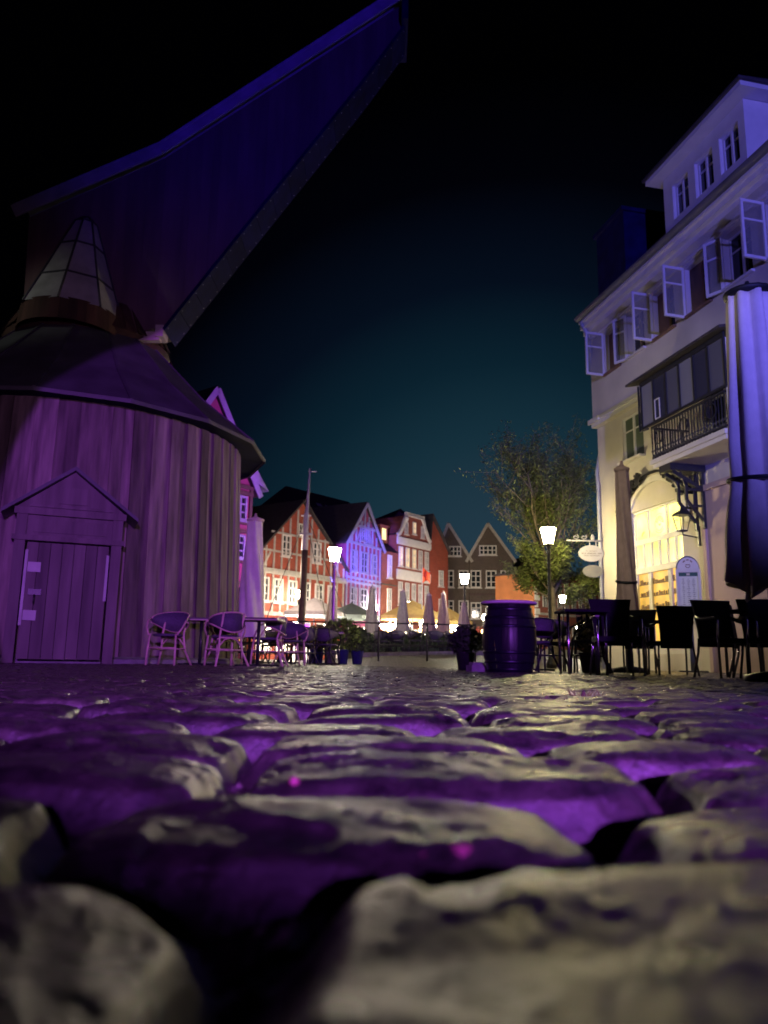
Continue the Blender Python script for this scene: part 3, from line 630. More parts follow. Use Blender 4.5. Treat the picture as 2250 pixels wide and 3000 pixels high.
g = MB(); g.box(x0 + .02, x1 - .02, y + .05, y + .055, 2.15, Z3 - .02); g.build('pane', M['litshop'], sw)
g = MB(); g.box(x0 + .02, x1 - .02, y + .05, y + .055, Z0, 2.15); g.build('pane', M['litlow'], sw, 'amber lower panes with bakery shelves')
# shelves with goods
g = MB()
for zz in (1.35, 1.62, 1.89):
    g.box(x0 + .08, x1 - .08, y + .034, y + .046, zz - .012, zz + .012)
    xx = x0 + .12
    while xx < x1 - .15:
        wv = random.uniform(.04, .11); g.box(xx, xx + wv, y + .032, y + .044, zz + .014, zz + random.uniform(.05, .13)); xx += wv + random.uniform(.01, .05)
g.build('shelves', M['wood'], sw)
# emblem on middle glass: ring of strokes, a little pictogram and curved lettering lines
def arcstroke(b, cx, cz, r, a0, a1, w_, yv, n=16, dash=None):
    for i in range(n):
        if dash and i % dash == dash - 1: continue
        t0 = R_(a0 + (a1 - a0) * i / n); t1 = R_(a0 + (a1 - a0) * (i + 1) / n)
        b.add([(cx + r_ * math.cos(t), yv, cz + r_ * math.sin(t)) for t, r_ in ((t0, r - w_ / 2), (t1, r - w_ / 2), (t1, r + w_ / 2), (t0, r + w_ / 2))], [(0, 1, 2, 3)])
yy = y + .046; cx_, cz_ = 2.40, 3.18; ET = mat('etched_olive', (.42, .36, .14), .8, .1, emit=((.8, .6, .15), .28))
g = MB(); arcstroke(g, cx_, cz_, .17, 0, 200, .014, yy); arcstroke(g, cx_, cz_, .13, 10, 170, .05, yy, 12, 2); arcstroke(g, cx_, cz_, .085, 20, 160, .02, yy, 8, 3); arcstroke(g, cx_, cz_, .15, 215, 330, .014, yy); arcstroke(g, cx_, cz_, .20, 220, 320, .014, yy); arcstroke(g, cx_, cz_, .225, 60, 130, .008, yy)
g.add([(cx_ - .05, yy, cz_ + .01), (cx_ + .01, yy, cz_ - .05), (cx_ + .07, yy, cz_ + .0), (cx_ + .0, yy, cz_ - .01)], [(0, 1, 2, 3)]); g.build('window_emblem', ET, sw, 'round etched emblem on the middle pane')
g = MB(); arcstroke(g, 3.02, 3.06, .10, 40, 140, .022, yy, 8); g.build('window_emblem', ET, sw, 'curved etched mark on the right pane')
g = MB(); arcstroke(g, 1.78, 2.98, .10, 80, 170, .05, yy, 8); g.build('window_emblem', ET, sw, 'curved etched mark on the left pane')
# balcony with glazed screen
bx0, bx1, BY = 3.80, 6.10, -.80
bal = MB(); bal.box(bx0, bx1, BY, .05, 4.02, 4.10); bal.box(bx0 - .04, bx1 + .04, BY - .05, .05, 4.10, 4.19)
bal = bal.build('balcony', M['trim'], house, 'projecting balcony with white slab, black railing and glass screen')
b = MB(); b.box(bx0, bx1, BY, BY + .03, 4.24, 4.27); b.box(bx0, bx1, BY - .01, BY + .04, 4.86, 4.90)
nb = 26
for i in range(nb + 1):
    xx = bx0 + (bx1 - bx0) * i / nb; b.bar((xx, BY + .015, 4.19), (xx, BY + .015, 4.88), .018, .018)
    b.lathe([(0, 4.34), (.03, 4.38), (0, 4.44)], 6, cx=xx, cy=BY + .015); b.lathe([(0, 4.26), (.028, 4.29), (0, 4.32)], 6, cx=xx + .04, cy=BY + .015)
for xx in (bx0, bx1):
    for i in range(1, 9): yv = BY + .8 * i / 9; b.bar((xx, yv, 4.19), (xx, yv, 4.88), .018, .018)
    b.box(xx - .012, xx + .012, BY, .05, 4.86, 4.9); b.box(xx - .012, xx + .012, BY, .05, 4.24, 4.27)
for i in range(3):
    xx = bx0 + .25 + i * .85; 
    for k_ in range(10):
        t0, t1 = 2 * math.pi * k_ / 10, 2 * math.pi * (k_ + 1) / 10; b.bar((xx + .14 * math.cos(t0), BY - .005, 4.62 + .14 * math.sin(t0)), (xx + .14 * math.cos(t1), BY - .005, 4.62 + .14 * math.sin(t1)), .02, .02)
b.build('railing', M['iron'], bal)
b = MB()
for xx in np.linspace(bx0 - .3, bx1 + .1, 7): b.box(xx - .02, xx + .02, BY - .02, BY + .02, 4.95, 5.95)
b.box(bx0 - .3, bx1 + .1, BY - .02, BY + .02, 5.86, 5.95); b.box(bx0 - .3, bx1 + .1, BY - .02, BY + .02, 4.93, 4.98)
b.box(bx0 - .32, bx0 - .28, BY, 0, 5.86, 5.95); b.tube([(bx0 - .36, BY - .03, 5.9), (bx0 - .36, BY - .03, 4.9), (bx0 - .05, BY - .03, 4.88)], .022)
b.build('screen_frame', M['iron'], bal)
gx = np.linspace(bx0 - .3, bx1 + .1, 7)
for q_ in range(6):
    b = MB(); b.box(gx[q_] + .025, gx[q_ + 1] - .025, BY - .004, BY + .004, 4.985, 5.855)
    b.build('glass_screen', [glassmat('screen_glass', (.05, .05, .08), rough=.12), glassmat('screen_glass_pale', (.22, .22, .27), rough=.3), glassmat('screen_glass_grey', (.12, .12, .16), rough=.2)][(1, 0, 2, 1, 0, 2)[q_]], bal)  # curtains and reflections suggested by pane colour alone
b = MB(); xa, xb = gx[1] + .04, gx[1] + .22
for bb in ((xa, xa + .02, 5.02, 5.42), (xb - .02, xb, 5.02, 5.42), (xa, xb, 5.40, 5.42), (xa, xb, 5.0, 5.02)): b.box(bb[0], bb[1], BY - .02, BY - .008, bb[2], bb[3])
b.build('small_pane_frame', M['trim'], bal)
b = MB(); b.box(bx1 + .06, bx1 + .10, BY + .02, -.14, 4.2, 5.86); b.build('side_screen', M['trim'], bal)
b = MB()
b.add([(bx0 - .55, BY - .22, 5.93), (bx1 + .3, BY - .22, 5.93), (bx1 + .3, -.101, 6.12), (bx0 - .55, -.101, 6.12), (bx0 - .55, BY - .22, 5.98), (bx1 + .3, BY - .22, 5.98), (bx1 + .3, -.101, 6.17), (bx0 - .55, -.101, 6.17)], [(0, 3, 2, 1), (4, 5, 6, 7), (0, 1, 5, 4), (1, 2, 6, 5), (2, 3, 7, 6), (3, 0, 4, 7)])
b.build('balcony_roof', M['tile'], bal)
# iron console under the balcony
b = MB(); cxx = 4.02
b.box(cxx - .05, cxx + .35, -.72, .04, 3.90, 4.02); b.box(cxx + .0, cxx + .30, -.12, .04, 2.85, 3.9, 0)
b = MB(); b.box(3.98, 4.36, -.78, .0, 3.88, 4.02)
for (ya, za, yb, zb, th) in ((-.70, 3.86, -.10, 3.55, .07), (-.42, 3.72, -.42, 3.3, .05), (-.42, 3.3, -.05, 2.9, .05), (-.05, 3.88, -.05, 2.75, .06), (-.4, 3.52, -.05, 3.52, .05), (-.25, 3.5, -.25, 3.2, .03), (-.33, 3.2, -.03, 3.2, .04), (-.15, 3.86, -.15, 3.55, .03), (-.55, 3.86, -.42, 3.6, .05)):
    for xx in (4.05, 4.30): b.bar((xx, ya, za), (xx, yb, zb), th, th)
for k_ in range(5): b.lathe([(0, 3.60 + .0), (.05, 3.66), (0, 3.72)], 8, cx=4.17, cy=-.12 - k_ * .1)
b.build('iron_console', M['iron'], bal)
# scrollwork over the arch
b = MB()
for i in range(9):
    t = R_(152 - i * 11) if i < 5 else R_(62 - (i - 5) * 10)
    rx, rz = 1.42, 1.30; cx_, cz_ = 2.45 + rx * math.cos(t), 3.02 + rz * math.sin(t)
    for k_ in range(7):
        a0 = R_(k_ * 45 + i * 60); a1 = R_((k_ + 1) * 45 + i * 60); rr = .11 - .008 * k_
        b.bar((cx_ + rr * math.cos(a0), -.10, cz_ + rr * math.sin(a0)), (cx_ + (rr - .008) * math.cos(a1), -.10, cz_ + (rr - .008) * math.sin(a1)), .05, .16)
    b.bar((cx_, -.1, cz_ - .08), (cx_, .04, cz_ + .02), .03, .03)
for i in range(14):
    t0, t1 = R_(158 - i * 9.5), R_(158 - (i + 1) * 9.5); b.bar((2.45 + 1.42 * math.cos(t0), -.02, 3.02 + 1.30 * math.sin(t0)), (2.45 + 1.42 * math.cos(t1), -.02, 3.02 + 1.30 * math.sin(t1)), .04, .05)
b.build('arch_scrollwork', M['iron'], house, 'black iron scrollwork following the arch over the shop window')
# roof and dormer
b = MB()
b.add([(.28, -.58, 8.84), (12.2, -.58, 8.84), (12.2, 3.4, 13.2), (.3, 3.4, 13.2), (.1, 9.4, 8.84), (12.2, 9.4, 8.84)], [(0, 1, 2, 3), (3, 2, 5, 4), (0, 3, 4)])
b.build('roof', M['tile'], house)
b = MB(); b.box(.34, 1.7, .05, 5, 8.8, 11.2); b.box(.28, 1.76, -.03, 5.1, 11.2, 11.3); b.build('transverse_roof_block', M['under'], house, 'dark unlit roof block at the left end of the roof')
dh = [(3.65, 4.22, 9.80, 10.62), (4.46, 5.06, 9.80, 10.62), (5.28, 5.86, 9.80, 10.62)]
b = MB(); wall_grid(b, 3.32, 6.05, 9.05, 10.95, dh, .12, .14)
b.add([(6.05, .12, 9.05), (6.05, 2.4, 9.05), (6.05, 2.4, 10.95), (6.05, .12, 10.95)], [(0, 1, 2, 3)]); b.add([(3.32, .12, 9.05), (3.32, 2.4, 9.05), (3.32, 2.4, 10.95), (3.32, .12, 10.95)], [(3, 2, 1, 0)])
dorm = b.build('dormer', M['trim'], house)
b = MB(); b.box(3.05, 6.35, -.16, 2.6, 10.96, 11.06, 0); b.box(3.0, 6.4, -.22, 2.7, 11.065, 11.12, 1)
b.add([(3.0, -.22, 11.12), (6.4, -.22, 11.12), (5.9, 2.5, 11.75), (3.5, 2.5, 11.75), (3.0, 2.7, 11.12), (6.4, 2.7, 11.12)], [(0, 1, 2, 3), (1, 5, 2), (0, 3, 4), (3, 2, 5, 4)], 1)
b.build('dormer_roof', [M['trim'], M['tile']], dorm)
for (xa, xb, za, zb) in dh:
    o = window('dormer_window', xa, xb, za, zb, .20, M['glass'], fr=.05, parent=dorm, sill=False)
# wall lantern on the pier
lan = MB(); lan.tube([(4.02, -.02, 2.62), (4.02, -.35, 2.66), (4.02, -.36, 2.72)], .015); lan.bar((4.02, .0, 2.45), (4.02, .0, 2.85), .05, .05)
lan = lan.build('wall_lantern', M['iron']); lan.location = (FX, FY, 0); lan.rotation_euler = (0, 0, ANG); tag(lan, 'unlit iron wall lantern on the pier beside the shop window', 'lantern')
b = MB(); 
for sx, sy in ((-1, -1), (1, -1), (1, 1), (-1, 1)): b.bar((4.02 + sx * .07, -.36 + sy * .07, 2.75), (4.02 + sx * .12, -.36 + sy * .12, 3.05), .014, .014)
b.lathe([(.20, 3.05), (.16, 3.09), (.03, 3.16), (.01, 3.25)], 4, cx=4.02, cy=-.36, smooth=False, phase=.5); b.lathe([(.10, 2.72), (.10, 2.75)], 4, cx=4.02, cy=-.36, phase=.5); b.build('lantern_cage', M['iron'], lan)

# hanging oval signs from the house corner
sg = thing('hanging_sign', 'white oval sign with three faded lines hanging from an ornate bracket at the house corner', 'sign', (FX, FY - .1, 0))
b = MB(); zb = 3.12
b.tube([(.05, 0, zb), (-.85, 0, zb)], .022); b.bar((-.28, 0, zb), (-.28, 0, zb - .14), .02, .02); b.bar((-.12, 0, zb), (-.12, 0, zb - .14), .02, .02); b.lathe([(.05, zb + .01), (.05, zb + .1), (.02, zb + .16), (0, zb + .17)], 10, cx=-.2)
for cx_ in (-.62, -.42, .0):
    pts = [(cx_ + (.02 + .06 * t / 8) * math.cos(t * .9), 0, zb + .09 + (.02 + .05 * t / 8) * math.sin(t * .9)) for t in range(9)]; b.tube(pts, .011, n=6)
b.build('bracket', M['paleiron'], sg)
def oval(cx, cz, rx, rz, yv, th, mt, nm, parent, lines, lab=None):
    b = MB(); n = 40; vs = [(cx + rx * math.cos(2 * math.pi * i / n), cz + rz * math.sin(2 * math.pi * i / n)) for i in range(n)]
    b.prism(vs, yv - th, yv + th); o = b.build(nm, mt, parent, lab)
    for (lx0, lx1, lz, hh) in lines:
        x = lx0; t = MB()
        while x < lx1:
            w_ = random.uniform(.012, .028)
            if random.random() < .85: t.box(x, x + w_ * .75, yv - th - .004, yv - th - .001, lz - hh / 2 * random.uniform(.7, 1), lz + hh / 2 * random.uniform(.7, 1))
            x += w_ + .006
        t.build('lettering', M['ink'], o)
    return o
oval(-.25, 2.80, .315, .205, 0, .02, M['sign'], 'sign_board', sg, [(-.38, -.10, 2.86, .025), (-.49, .0, 2.80, .04), (-.43, -.06, 2.745, .025)])
sg2 = thing('hanging_sign', 'smaller grey oval sign hanging below the white one', 'sign', (FX, FY - .1, 0))
oval(-.22, 2.36, .25, .155, 0, .02, M['signg'], 'sign_board', sg2, [(-.36, -.22, 2.39, .035), (-.16, -.02, 2.33, .035)])
for xx in (-.30, -.14): b = MB(); b.bar((xx, 0, 2.61), (xx, 0, 2.49), .012, .012); b.build('hanger', M['iron'], sg2)

# menu board
mb = thing('menu_board', 'white framed menu display with rounded top and green header on a post', 'sign', (5.70, 14.3, 0), R_(-18))
b = MB(); b.box(-.04, .04, 0, .06, 0, 1.12); b.box(-.25, .25, -.1, .25, 0, .03); b.build('post', M['iron'], mb)
b = MB(); W2 = .215
b.box(-W2, W2, -.05, .08, 1.12, 1.17); b.box(-W2, W2, -.05, .08, 1.83, 1.885); b.box(-W2, -W2 + .05, -.05, .08, 1.17, 1.83); b.box(W2 - .05, W2, -.05, .08, 1.17, 1.83); b.box(-W2, W2, .085, .11, 1.12, 1.9)
b.prism([(-.19, 1.888)] + [(-.19 * math.cos(t), 1.888 + .22 * math.sin(t)) for t in [math.pi * i / 14 for i in range(1, 14)]] + [(.19, 1.888)], -.05, .08); b.build('frame', M['stucco'], mb)
b = MB(); b.prism([(-.205 * math.cos(t), 1.895 + .245 * math.sin(t)) for t in [math.pi * i / 14 for i in range(0, 15)]], -.02, .10); b.build('hood', M['iron'], mb)
b = MB(); b.box(-W2 + .05, W2 - .05, .0, .02, 1.17, 1.83, 0); b.box(-W2 + .05, W2 - .05, -.01, -.001, 1.76, 1.83, 1)
for c_ in (-.09, .0, .09):
    for rr in range(14):
        zz = 1.70 - rr * .036; wv = random.uniform(.02, .06); b.box(c_ - wv / 2, c_ + wv / 2, -.006, -.001, zz, zz + .010, 2)
b.box(-.03, .03, -.016, -.011, 1.775, 1.815, 3)
b.build('menu_sheet', [M['paper'], M['green'], M['ink'], M['edge']], mb)
b = MB(); arcstroke(b, 0, 1.97, .09, 30, 150, .022, -.056, 8, 3); arcstroke(b, 0, 1.955, .04, 180, 360, .012, -.056, 8); b.box(-.04, .04, -.056, -.053, 1.96, 1.975); b.build('emblem', M['wood'], mb)

# ------------------------------------------------------------------ street lamps
def street_lamp(loc, h, lab, s=1.0, glow='lamp', power=120, col=(1, .82, .45), group='street lamps of the square'):
    t = thing('street_lamp', lab, 'street lamp', loc, 0, group); r = .20 * s; H = .46 * s; z0 = h - H
    b = MB(); b.lathe([(.13 * s, 0), (.13 * s, .12), (.09 * s, .2), (.075 * s, .7), (.05 * s, .8), (.045 * s, z0 - .25), (.06 * s, z0 - .2), (.03 * s, z0 - .1), (.10 * s, z0 - .02), (.11 * s, z0)], 14); b.build('post', M['iron'], t)
    b = MB(); b.lathe([(.12 * s, z0 + .005), (.15 * s, z0 + H * .35), (r, z0 + H * .86), (r * .97, z0 + H * .9)], 16); g = b.build('lamp_glass', M[glow], t)
    b = MB(); b.lathe([(r * 1.10, z0 + H * .905), (r * 1.0, z0 + H * .95), (r * .45, z0 + H * 1.05), (.03 * s, z0 + H * 1.1), (.02 * s, z0 + H * 1.2), (0, z0 + H * 1.22)], 12); b.build('lamp_cap', M['iron'], t)
    b = MB()
    for i in range(4):
        a = math.pi / 4 + i * math.pi / 2; b.bar((.128 * s * math.cos(a), .128 * s * math.sin(a), z0), (r * 1.03 * math.cos(a), r * 1.03 * math.sin(a), z0 + H * .9), .014 * s, .014 * s)
    b.build('lamp_frame', M['iron'], t)
    return t
def gf(x, y): return float(gz(x, y))
street_lamp((3.80, 17.5, 0), 3.22, 'bright yellow street lamp in front of the sparse tree', .88)
street_lamp((-1.72, 27, 0), 4.02, 'bright white street lamp in front of the half-timbered houses', 1.15, 'lampw')
street_lamp((4.05, 38, gf(4.05, 38)), 3.95, 'street lamp in front of the two dark brick gables', 1.15, 'lampw')
street_lamp((-5.0, 46, 0), 4.1, 'street lamp beside the ship mast in front of the red timbered house', 1.1, 'lampw')
street_lamp((1.95, 52, 0), 4.0, 'street lamp in front of the white scrolled gable', 1.1, 'lampw')
street_lamp((10.3, 44, 0), 3.9, 'small street lamp in front of the arcaded brick building', 1.0, 'lampw')

# ------------------------------------------------------------------ far houses
def fhouse(name, label, X0, Y0, X1, Y1, zE, zA, depth, wallm, apex=.5, roofm=None, flat=False, verge=None, category='house'):
    L = math.hypot(X1 - X0, Y1 - Y0); a = math.atan2(Y1 - Y0, X1 - X0)
    t = thing(name, label, category, (X0, Y0, 0), a)
    b = MB(); xa = L * apex
    if flat: b.box(0, L, 0, depth, -.1, zE)
    else: b.prism([(0, -.1), (L, -.1), (L, zE), (xa, zA), (0, zE)], 0, depth)
    b.build('wall', wallm, t)
    if not flat:
        b = MB()
        for (pa, pb) in (((-.25, zE - .22), (xa, zA + .1)), ((xa, zA + .1), (L + .25, zE - .22))):
            b.add([(pa[0], -.22, pa[1]), (pb[0], -.22, pb[1]), (pb[0], depth, pb[1]), (pa[0], depth, pa[1]), (pa[0], -.22, pa[1] + .14), (pb[0], -.22, pb[1] + .14), (pb[0], depth, pb[1] + .14), (pa[0], depth, pa[1] + .14)], [(0, 3, 2, 1), (4, 5, 6, 7), (0, 1, 5, 4), (1, 2, 6, 5), (2, 3, 7, 6), (3, 0, 4, 7)])
        b.build('roof', roofm or M['tile'], t)
        if verge:
            b = MB()
            for (pa, pb) in (((-.28, zE - .25), (xa, zA + .09)), ((xa, zA + .09), (L + .28, zE - .25))): b.bar((pa[0], -.25, pa[1]), (pb[0], -.25, pb[1]), .05, .24)
            b.build('verge_board', verge, t)
    return t, L
def fwin(t, xc, zc, w_, h_, glass, fm=None, cols=2, rows=3, y=-.05, arch=False, lab=None):
    b = MB(); x0, x1, z0, z1 = xc - w_ / 2, xc + w_ / 2, zc - h_ / 2, zc + h_ / 2; fr = min(.10, w_ * .13); mw = fr * .5
    b.box(x0, x1, y - .04, .0, z0, z0 + fr); b.box(x0, x1, y - .04, .0, z1 - fr, z1); b.box(x0, x0 + fr, y - .04, .0, z0 + fr, z1 - fr); b.box(x1 - fr, x1, y - .04, .0, z0 + fr, z1 - fr)
    for c in range(1, cols): xx = x0 + w_ * c / cols; b.box(xx - mw, xx + mw, y - .03, .0, z0 + fr, z1 - fr)
    for r_ in range(1, rows): zz = z0 + h_ * r_ / rows; b.box(x0 + fr, x1 - fr, y - .02, .0, zz - mw * .7, zz + mw * .7)
    b.box(x0 + fr, x1 - fr, -.012, -.004, z0 + fr, z1 - fr, 1)
    b.box(x0 - .08, x1 + .08, y - .09, 0, z0 - .07, z0 - .005)
    return b.build('window', [fm or M['stucco'], glass], t, lab)
G = M['glass']
# A: red half-timbered
A, L = fhouse('half_timbered_house', 'wide red half-timbered gable house with grey beams left of the ship mast', -7.45, 44.6, -2.56, 51.3, 6.0, 9.75, 14, M['brick'], .47)
b = MB(); y0 = -.07
b.box(-.05, L + .05, -.14, 0, 5.0, 5.2); b.box(-.05, L + .05, -.12, 0, 5.2, 5.34); b.box(0, L, y0, 0, 2.55, 2.78); b.box(.3, L - .3, y0, 0, 6.35, 6.47); b.box(1.2, L - 1.5, y0, 0, 7.5, 7.62); b.box(0, L, y0 + .02, 0, 3.35, 3.43)
for i in range(13):
    xx = .15 + i * (L - .3) / 12; b.box(xx - .06, xx + .06, y0 + .01, 0, 2.78, 5.0)
    ztop = 6.0 + (9.75 - 6.0) * (xx / (.47 * L) if xx < .47 * L else (L - xx) / (.53 * L)) - .12
    if i % 1 == 0: b.box(xx - .06, xx + .06, y0 + .01, 0, 5.34, ztop)
for xx in (.6, L - .6): b.bar((xx, -.04, 5.4), (xx + (.55 if xx < 3 else -.55), -.04, 6.3), .06, .12)
b.build('timber_frame', M['beam'], A)
for xc in (.75, 1.95, 3.2, 4.45, 5.7, 6.95): fwin(A, xc, 4.05, .78, 1.45, G)
for xc, zc in ((2.5, 6.85), (5.35, 6.75)): fwin(A, xc, zc, .8, 1.35, G)
fwin(A, 3.85, 8.0, .6, .8, G, rows=2)
for xc, mm in ((.9, 'litwhite'), (2.5, 'litwhite'), (4.3, 'litpurple'), (6.2, 'litwarm')): fwin(A, xc, 1.35, 1.25, 1.9, M[mm], rows=2, lab='brightly lit ground-floor shopfront')
# B: narrow half-timbered in violet light
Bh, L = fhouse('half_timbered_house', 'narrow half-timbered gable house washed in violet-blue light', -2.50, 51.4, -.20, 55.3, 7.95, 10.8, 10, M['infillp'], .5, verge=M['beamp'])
b = MB()
for z in (2.7, 5.15, 5.45, 7.85, 9.1): b.box(0 if z < 7.9 else .9, L if z < 7.9 else L - .9, -.08, 0, z, z + .16)
for i in range(9): xx = .1 + i * (L - .2) / 8; zt = 7.95 + 2.85 * (1 - abs(xx / L - .5) * 2) - .1; b.box(xx - .07, xx + .07, -.065, 0, 2.7, zt)
for s in (-1, 1): b.bar((L / 2 + s * 1.0, -.04, 8.0), (L / 2 + s * .3, -.04, 9.6), .05, .12)
b.build('timber_frame', M['beamp'], Bh)
for xc in (.95, 2.25, 3.55): fwin(Bh, xc, 6.7, .85, 1.5, G, M['beamp']); fwin(Bh, xc, 4.2, .85, 1.4, G, M['beamp'])
fwin(Bh, L / 2 - .3, 8.75, .62, 1.1, G, M['beamp']); fwin(Bh, L / 2 + .45, 8.6, .5, 1.0, G, M['beamp'])
for xc in (.95, 2.9): fwin(Bh, xc, 1.35, 1.5, 1.9, M['litwhite'], rows=2, lab='glaring white shopfront')
# C: plain rust brick with eaves roof and lit dormer
Ch, L = fhouse('brick_house', 'plain rust brick house with a steep dark roof and small lit dormer', -.10, 55.4, .98, 57.0, 7.9, 7.9, 8, M['brickc'], flat=True)
b = MB(); b.add([(-.1, -.2, 7.9), (L + .1, -.2, 7.9), (L + .1, 4.5, 11.4), (-.1, 4.5, 11.4), (L + .1, 9, 7.9), (-.1, 9, 7.9)], [(0, 1, 2, 3), (3, 2, 4, 5), (1, 4, 2), (0, 3, 5)]); b.build('roof', M['tile'], Ch)
b = MB(); b.box(.3, 1.3, .4, 2.5, 8.6, 9.8); b.box(.2, 1.4, .3, 2.6, 9.8, 9.9); d_ = b.build('dormer', M['brickc'], Ch)
b = MB(); b.box(.55, 1.05, .36, .395, 8.8, 9.65); b.build('window', M['litwarm'], d_, 'lit dormer window')
b = MB(); b.box(0, L, -.07, 0, 5.4, 5.5); b.box(0, L, -.07, 0, 2.9, 3.1); b.build('string_course', M['brickd'], Ch)
fwin(Ch, 1.0, 6.8, .5, 1.7, G, rows=2); fwin(Ch, 1.0, 4.3, .5, 1.8, G, rows=2); fwin(Ch, 1.0, 1.3, 1.0, 2.0, M['litamber'], lab='amber lit doorway')
# D: white scroll gable
L = math.hypot(3.7 - 1.0, 60.8 - 57.1)
Dh = thing('scroll_gable_house', 'red brick house with a curved white scroll gable and white bands', 'house', (1.0, 57.1, 0), math.atan2(3.7, 2.7))
prof = [(0, 9.35), (.25, 9.45), (.6, 9.9), (.9, 10.55), (1.15, 10.95), (1.5, 11.1), (L - 1.3, 11.1), (L - 1.05, 10.9), (L - .8, 10.3), (L - .35, 9.6), (L, 9.3)]
b = MB(); b.prism([(0, -.1), (L, -.1)] + prof[::-1], 0, 9); b.build('wall', M['brickc'], Dh)
b = MB()
for p, q in zip(prof[:-1], prof[1:]): b.bar((p[0], -.06, p[1]), (q[0], -.06, q[1]), .18, .26)
b.box(1.1, L - 1.0, -.15, .1, 11.05, 11.25); b.lathe([(.12, 10.5), (.2, 10.7), (.12, 10.9)], 10, cx=1.1, cy=-.1); b.build('gable_coping', M['stucco'], Dh)
for y_, za, zb in ((-.14, 8.75, 9.2), (-.10, 6.1, 6.75), (-.12, 3.25, 3.6)): b = MB(); b.box(-.03, L + .03, y_, 0, za, zb); b.box(-.0, L, y_ + .04, 0, za - .1, za); b.build('white_band', M['stucco'], Dh)
for i in range(5):
    xc = .5 + i * (L - 1.0) / 4; fwin(Dh, xc, 7.75, .5, 1.5, M['litwarm'] if i < 3 else G, lab='lit upstairs window' if i < 3 else None); fwin(Dh, xc, 4.95, .5, 1.75, G)
for i, xc in enumerate((1.2, L / 2, L - 1.1)): fwin(Dh, xc, 10.0 + (.15 if i == 1 else 0), .42, .95, M['litwarm'] if i == 1 else G, rows=2)
for xc in (.9, 2.3, 3.7): fwin(Dh, xc, 1.4, 1.1, 2.0, M['litwhite'], rows=2, lab='bright white shopfront')
b = MB(); b.add([(0, .02, 9.3), (L, .02, 9.3), (L, 9, 9.3), (0, 9, 9.3), (L / 2, .02, 11.0), (L / 2, 9, 11.0)], [(0, 4, 5, 3), (1, 2, 5, 4)]); b.build('roof', M['tile'], Dh)
# E: orange-red gable end
Eh, L = fhouse('brick_house', 'orange-red brick house with half gable between the scroll gable and dark brick houses', 3.75, 61.0, 5.35, 63.0, 8.9, 11.5, 10, M['brick'], .05)
for z in (6.6, 4.3): fwin(Eh, 1.5, z, .6, 1.3, G, rows=2)
for xc in (.5, 1.6): fwin(Eh, xc, 2.0, .6, 1.1, M['litamber'], rows=2, lab='amber lit window')
# F, G dark brick twin gables
Fh, L = fhouse('dark_brick_house', 'dark brown brick gable house, left one of the pair with pale verges', 4.6, 66.2, 7.42, 66.0, 8.7, 11.7, 11, M['brickd'], .37, verge=M['beam'])
fwin(Fh, 1.5, 9.4, 1.3, .9, G, cols=4, rows=2)
for xc in (1.1, 2.35): fwin(Fh, xc, 7.0, .85, 1.5, G); fwin(Fh, xc, 4.4, .85, 1.5, G)
fwin(Fh, 1.5, 1.6, 1.4, 1.6, M['litwarm'])
Gh, L = fhouse('dark_brick_house', 'dark brown brick gable house, right one of the pair with pale verges', 7.45, 66.0, 11.1, 65.6, 8.7, 11.7, 13, M['brickd'], .44, verge=M['beam'])
fwin(Gh, 1.6, 9.5, 1.5, .85, G, cols=4, rows=2)
for xc in (.55, 1.85, 3.1): fwin(Gh, xc, 7.0, .9, 1.5, G); fwin(Gh, xc, 4.3, .9, 1.4, G)
for xc in (1.0, 2.7): fwin(Gh, xc, 1.6, 1.2, 1.6, M['litwarm'])
b = MB(); b.box(0, 3.65, -.08, 0, 5.6, 5.78); b.build('string_course', M['beamd'], Gh)
# H: low orange rendered building with quoins + arcaded wing
Ih, L = fhouse('arcaded_brick_building', 'brick building with pale corner quoins and rows of round-arched windows behind the tree', 9.5, 48.0, 15.2, 52.5, 5.6, 5.6, 3.3, M['brickc'], flat=True, category='building')
b = MB(); b.box(-.05, -.002, .05, 3.3, -.1, 5.6); b.build('orange_side_wall', M['orange'], Ih)
b = MB()
for i in range(14): b.box(-.06, .38 if i % 2 else .22, -.07, 0, .1 + i * .42, .1 + i * .42 + .34)
b.build('quoins', M['stucco'], Ih)
b = MB(); b.box(0, L, -.06, 0, 3.0, 3.14); b.box(0, L, -.06, 0, 0, .9); b.build('sandstone_band', M['beam'], Ih)
def archwin(t, xc, z0, w_, h_):
    b = MB(); n = 8
    def outline(w2, zt): return [(xc - w2, z0), (xc + w2, z0)] + [(xc + w2 * math.cos(math.pi * i / n), zt + w2 * math.sin(math.pi * i / n)) for i in range(n + 1)]
    b.prism(outline(w_ / 2, z0 + h_), -.05, 0, 0); b.prism(outline(w_ / 2 - .09, z0 + h_), -.06, -.052, 1); b.box(xc - .03, xc + .03, -.075, -.062, z0, z0 + h_ + w_ / 2 - .1, 0)
    return b.build('arched_window', [M['stucco'], M['glass']], t)
for i in range(9): archwin(Ih, .9 + i * .72, 1.1, .5, 1.1); 
for i in range(9): archwin(Ih, .9 + i * .72, 3.5, .42, 1.5)
b = MB(); b.box(-.12, L + .1, -.15, 3.4, 5.6, 5.75); b.build('roof', M['tile'], Ih)
